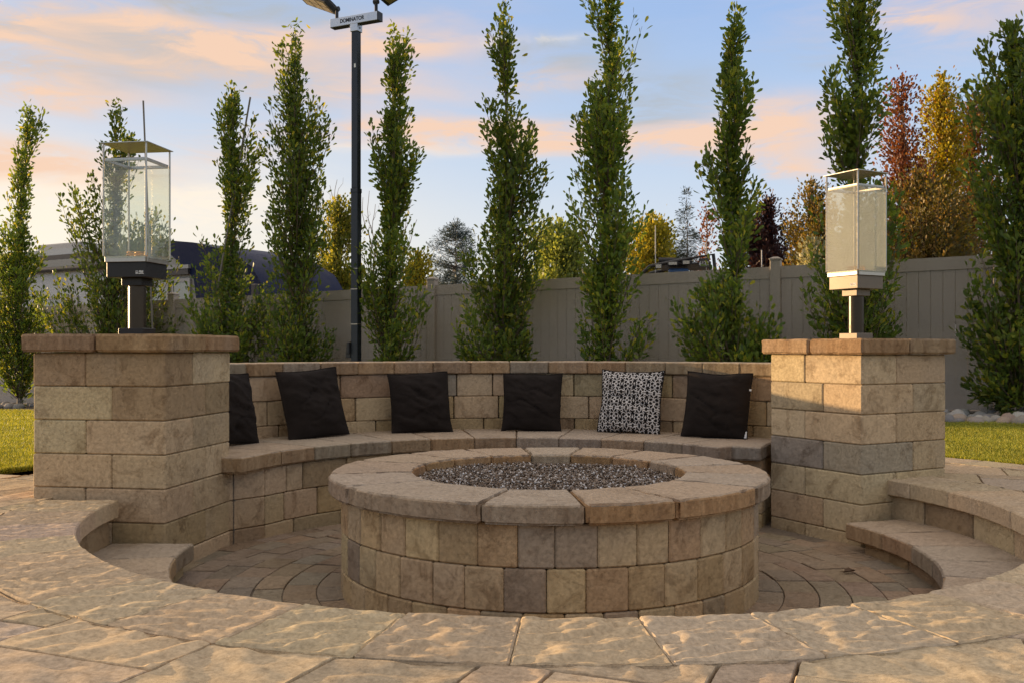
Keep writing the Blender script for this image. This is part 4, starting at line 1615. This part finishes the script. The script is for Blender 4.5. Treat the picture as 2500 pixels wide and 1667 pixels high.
def twigs(label, x, Y, tips, seed):
    rd = random.Random(seed)
    b = at(x, 800, Y)
    t = empty('bare_willow', (b[0], Y, 0), label=label, cat='tree', group='bare corkscrew willows beyond the fence')
    tr = MB(); tr.tube([(0, 0, -.1), (.02, 0, 1.2)], [.06, .045], 7); tr.build('trunk', M_twig, t, smooth=True)
    for (tx, ty) in tips:
        e = at(tx, ty, Y)
        ex, ez = e[0] - b[0], e[2]
        mb = MB()
        pts = []
        n = 16
        for i in range(n + 1):
            q = i / n
            pts.append((ex * q ** 1.5 + .05 * sin(q * 17 + tx), .12 * sin(q * 9 + tx), 1.2 + (ez - 1.2) * q))
        mb.tube(pts, [.018 * (1 - .8 * i / n) + .002 for i in range(n + 1)], 4)
        for j in range(5):
            i0 = rd.randint(5, n - 2)
            p = pts[i0]
            s = rd.choice((-1, 1))
            L = rd.uniform(.25, .6)
            mb.tube([(p[0] + s * L * .45 * q + .03 * sin(q * 11), p[1], p[2] + L * q) for q in (0, .25, .5, .75, 1)], [.007, .006, .005, .004, .003], 3)
        mb.build('branch', M_twig, t)


twigs('leafless twisted willow left of the floodlight pole beyond the fence', 765, 25, [(742, 440), (760, 425), (775, 415), (786, 470), (735, 480)], 3)
twigs('leafless twisted willow right of the floodlight pole beyond the fence', 868, 25, [(832, 455), (845, 440), (858, 470), (905, 520), (950, 460), (962, 505), (940, 500), (850, 520)], 4)

# ------------------------------------------------------------------ floodlight pole
M_pole = plain('charcoal_steel', (.030, .034, .040), .42, .5, .12, 12)
M_alu = plain('brushed_aluminium', (.60, .60, .61), .42, .8, .1, 8)
M_dark = plain('black_plastic', (.015, .015, .016), .5, 0, .1)
M_ink = plain('black_ink', (.008, .008, .01), .6)
M_led = plain('led_panel', (.34, .27, .16), .25, .2, .3, 60)
bx, by = at(818, 800, 13.2)[:2]
bz = ground_z(bx, by)
pole = empty('floodlight_pole', (bx, by, bz), atan2(-fdir.y, -fdir.x), label='dark square floodlight pole with a lettered aluminium crossbar', cat='light pole')


def pz(y):
    return at(818, y, 13.2)[2] - bz


ztop = pz(70)
zmid = pz(436)
MB().box(-.054, .054, -.054, .054, -.1, zmid, .006).build('lower_mast', M_pole, pole)
MB().box(-.058, .058, -.058, .058, zmid - .05, zmid + .012, .004).build('collar', M_pole, pole)
MB().box(-.049, .049, -.049, .049, zmid + .012, ztop - .02, .006).build('upper_mast', M_pole, pole)
MB().box(-.002, .026, -.0505, -.0494, pz(158), pz(149)).build('sticker', M_white, pole)
MB().box(-.13, -.054, -.07, .03, pz(822), pz(800), .008).box(-.10, -.054, -.10, -.02, pz(812), pz(785), .008).build('socket_box', M_dark, pole)
for yy in (618, 745, 665):
    MB().box(-.056, .056, -.056, .056, pz(yy) - .006, pz(yy) + .006, .002).build('band', M_steel, pole)
zb = pz(48)
MB().box(-.062, .062, -.062, .062, ztop - .03, zb - .061, .003).build('sleeve', M_alu, pole)
MB().lathe([(.010, 0), (.010, .008)], 10).build('bolt', M_dark, pole, (.062, 0, ztop + .02), (0, R(90), 0))
bar = MB().box(-.40, .385, -.06, .06, zb - .06, zb + .058, .003).build('crossbar', M_alu, pole)
MB().box(.386, .398, -.064, .064, zb - .064, zb + .062, .003).build('end_cap', M_dark, bar)
MB().box(-.40, .385, -.055, .055, zb - .0635, zb - .0608).build('underside_strip', M_dark, bar)
text('lettering', 'DOMINATOR', .075, M_ink, bar, (-.03, -.0608, zb - .022), (R(90), 0, 0), .88, .0012, .0022)


def flood(x, side, tilt, sc=1.0):
    root = MB().tube([(x, 0, zb + .058), (x, 0, zb + .20)], .024, 10).build('bracket', M_dark, pole, smooth=True)
    h = MB()
    h.tube([(x - .035, 0, zb + .21), (x + .035, 0, zb + .21)], .034, 12)
    h.build('knuckle', M_dark, root, smooth=True)
    Mx = Matrix.Translation((x + side * .05, -.02, zb + .22)) @ Matrix.Rotation(R(tilt), 4, 'Y') @ Matrix.Rotation(R(-12), 4, 'X')
    b = MB()
    x0, x1 = (-.62 * sc, -.03) if side < 0 else (.03, .62 * sc)
    b.box(x0, x1, -.18, .18, -.02, .055, .008, Mx)
    for k in range(7):
        xx = x0 + (x1 - x0) * (k + .5) / 7
        b.box(xx - .008, xx + .008, -.17, .17, .055, .085, 0, Mx)
    b.build('flood_light', M_dark, root)
    for k in range(3):
        for j in range(2):
            xa = x0 + .05 + k * (x1 - x0 - .08) / 3
            p = MB().box(xa, xa + (x1 - x0 - .08) / 3 - .02, -.15 + j * .155, -.01 + j * .155, -.0235, -.0205, 0, Mx)
            p.build('led_panel', M_led, root)


flood(-.325, -1, 24)
flood(.33, 1, -20)

# ------------------------------------------------------------------ motorhome
M_tanp = plain('tan_paint', (.36, .34, .30), .65, 0, .04, 2, spec=.15)
M_creamp = plain('cream_paint', (.58, .57, .54), .65, 0, .03, 2, spec=.15)
M_navy = plain('navy_paint', (.010, .016, .05), .5, .0, .05, 3, spec=.12)
M_dkglass = plain('tinted_glass', (.30, .33, .31), .06, 0, .05, 2, spec=.8)
M_trim = plain('dark_trim', (.05, .045, .042), .5, 0, .1)
M_gtrim = plain('grey_trim', (.32, .31, .30), .4, .3, .05)
M_rubber = plain('tyre_rubber', (.02, .02, .02), .9)
rv = empty('motorhome', (-4.87, 18.57, .0), R(-30), label='large tan and navy motorhome parked behind the fence at the left', cat='motorhome')
nose = [(.32, .5), (.38, 1.0), (.30, 1.5), (-.02, 2.2), (-.45, 2.62), (-1.4, 2.98), (-2.8, 3.2), (-3.9, 3.29), (-4.2, 3.3)]
MB().prism([(-10.5, .45)] + [(-4.2, .45)] + [(-4.2, 3.3), (-10.5, 3.3)], 0, 2.45).build('coach_body', M_creamp, rv)
MB().prism([(-4.2, .45), (.0, .45)] + [(x * .985 - .02, z * .985) for x, z in nose], .012, 2.438).build('cab_body', M_tanp, rv)
# navy nose wrapping over the roof
nv = MB()
n_ = len(nose)
Vn = [(x, y, z) for (x, z) in nose for y in (-.012, .35, 2.1, 2.462)]
Fn = [(i * 4 + k, i * 4 + k + 1, i * 4 + k + 5, i * 4 + k + 4) for i in range(n_ - 1) for k in range(3)]
nv.poly(Vn, Fn)
side = [(-4.1, 3.28), (-3.75, 3.0), (-3.2, 2.72), (-2.75, 2.45), (-2.62, 1.9), (-2.6, .5), (.3, .5), (.36, 1.0), (.28, 1.5), (-.04, 2.2), (-.46, 2.6), (-1.4, 2.97), (-2.8, 3.19), (-3.9, 3.285)]
nv.poly([(x, -.014, z) for x, z in side], [tuple(range(len(side)))])
nv.build('nose_cap', M_navy, rv, smooth=True)
MB().box(-10.5, -4.1, -.03, .03, 3.06, 3.16).build('roof_rail', M_trim, rv)
MB().box(-10.5, -4.25, -.05, .0, 2.88, 3.05).build('upper_panel', M_tanp, rv)
MB().tube([(-10.4, -.10, 2.82), (-4.3, -.10, 2.82)], .06, 10).build('awning', M_trim, rv, smooth=True)
MB().box(-4.2, -2.85, -.09, -.01, 2.66, 2.74).build('gutter', M_gtrim, rv)
MB().box(-4.15, -2.9, -.07, -.012, 2.54, 2.655).build('shade_box', M_trim, rv)
for (x0, x1, z0, z1) in ((-3.62, -2.86, 1.72, 2.46), (-4.5, -3.78, 1.72, 2.40), (-8.4, -6.9, 1.5, 2.2)):
    fr = MB()
    fr.box(x0, x1, -.045, -.015, z1 - .07, z1).box(x0, x1, -.045, -.015, z0, z0 + .06).box(x0, x0 + .06, -.045, -.015, z0 + .0605, z1 - .0705).box(x1 - .06, x1, -.045, -.015, z0 + .0605, z1 - .0705)
    w = fr.build('window', M_gtrim, rv)
    MB().box(x0 + .06, x1 - .06, -.03, -.017, z0 + .06, z1 - .07).build('pane', M_dkglass, w)
MB().box(-10.4, -4.4, -.012, .0, 1.28, 1.31).build('seam', M_trim, rv)
MB().box(-10.4, -4.4, -.012, .0, 1.95, 1.97).build('seam', M_trim, rv)
MB().box(-9.2, -7.6, .5, 1.9, 3.3, 3.52, .03).build('roof_unit', M_gtrim, rv)
for x in (-8.6, -1.3):
    MB().lathe([(.48, 0), (.48, .3)], 20).build('wheel', M_rubber, rv, (x, .3, .48), (R(90), 0, 0), smooth=True)
for yy in (-.2, 2.4):
    pass
MB().tube([(.1, -.02, 1.75), (.12, -.28, 1.8), (.12, -.30, 2.1)], .03, 6).box(.02, .2, -.38, -.28, 1.85, 2.25, .02).build('side_mirror', M_trim, rv)

# the cab is shorter than first drawn: pull everything along the body forward to suit
def shorten(x):
    return x * .72 if x > -4.2 else x + 1.176


for o in list(rv.children) + [c for w in rv.children for c in w.children]:
    if o.name.startswith('wheel'):
        o.location.x = shorten(o.location.x)
    else:
        for v in o.data.vertices:
            v.co.x = shorten(v.co.x)
        o.data.update()

# ------------------------------------------------------------------ off-road buggy
ug = at(1545, 800, 14.6)
bug = empty('off_road_buggy', (ug[0], 14.6, .25), R(-9), label='black off-road buggy with a number plate and whip antennas beyond the fence', cat='buggy')
def bl(x, y):
    p = at(x, y, 14.6)
    return p[0] - ug[0], p[2] - .25
MB().box(-1.0, 1.25, -.2, 1.3, .35, .95, .06).box(-1.25, -.9, -.1, 1.2, .4, .8, .05).build('body', M_trim, bug)
for x in (-.85, .95):
    for y in (-.38, 1.2):
        MB().lathe([(.36, 0), (.38, .04), (.38, .22), (.36, .26)], 18).build('wheel', M_rubber, bug, (x, y + .26, .38), (R(90), 0, 0), smooth=True)
a0, a1, a2, a3 = bl(1472, 634), bl(1497, 611), bl(1560, 601), bl(1628, 588)
for y in (-.12, 1.15):
    MB().tube([(a0[0] - .45, y, .9), (a0[0], y, a0[1]), (a1[0] - .03, y, a1[1] - .02), (a1[0] + .06, y, a1[1]), (a2[0], y, a2[1]), (a3[0] + .05, y, a3[1]), (a3[0] + .2, y, .9)], .028, 8).build('roll_bar', M_dark, bug, smooth=True)
MB().box(a1[0] + .15, a3[0] + .02, -.08, 1.1, a2[1] - .055, a2[1] - .03, .004).build('roof_panel', M_trim, bug)
t0, t1 = bl(1513, 598), bl(1590, 603)
MB().tube([(t0[0], .1, t0[1]), (t0[0] + .2, .1, t0[1] - .002), (t1[0], .15, t1[1] + .02)], [.05, .05, .018], 10).build('rolled_bag', M_dark, bug, smooth=True)
pl = MB().box(bl(1603, 0)[0], bl(1626, 0)[0], -.16, -.14, bl(0, 617)[1], bl(0, 597)[1]).build('number_plate', M_trim, bug)
text('lettering', '6122', .088, M_white, pl, ((bl(1603, 0)[0] + bl(1626, 0)[0]) / 2, -.1615, bl(0, 613)[1]), (R(90), 0, 0), .82, .001, .001)
for x, y, w, h in ((1513, 614, 12, 9), (1575, 606, 14, 8), (1545, 608, 18, 7)):
    p = bl(x, y)
    lb = MB().box(p[0] - w * .0045, p[0] + w * .0045, -.17, -.12, p[1] - h * .004, p[1] + h * .004, .006).build('light_bar', M_dark, bug)
    MB().box(p[0] - w * .0035, p[0] + w * .0035, -.174, -.171, p[1] - h * .003, p[1] + h * .003).build('lens', plain('lamp_lens', (.45, .43, .36), .15), lb)
MB().box(bl(1535, 0)[0], bl(1582, 0)[0], .0, .8, bl(0, 628)[1] - .1, bl(0, 617)[1], .02).build('tarp', plain('blue_tarp', (.06, .16, .38), .5), bug)
for x, y in ((1506, 520), (1620, 560)):
    p = bl(x, y)
    MB().tube([(p[0], -.1, .9), (p[0], -.1, p[1])], .008, 5).build('whip_antenna', M_creamp, bug)
p = bl(1762, 560)
MB().tube([(p[0], 1.2, 0), (p[0], 1.2, p[1])], .009, 5).build('flag_pole', M_creamp, bug)

# ------------------------------------------------------------------ a dry leaf on the sunken floor
V = [(-.03, 0, .004), (-.012, .016, .016), (.012, .018, .020), (.036, 0, .006), (.012, -.015, .018), (-.012, -.014, .012), (0, 0, .004), (-.055, .004, .010)]
F = [(0, 6, 1), (1, 6, 2), (2, 6, 3), (3, 6, 4), (4, 6, 5), (5, 6, 0), (0, 5, 7)]
lf = add('fallen_leaf', mesh_from('fallen_leaf', V, F), plain('dry_leaf', (.10, .055, .025), .8, var=.3), None, (1.50, 4.20, .003), (0, 0, .4))
tag(lf, 'small curled dry leaf on the sunken floor beside the right step', 'leaf')
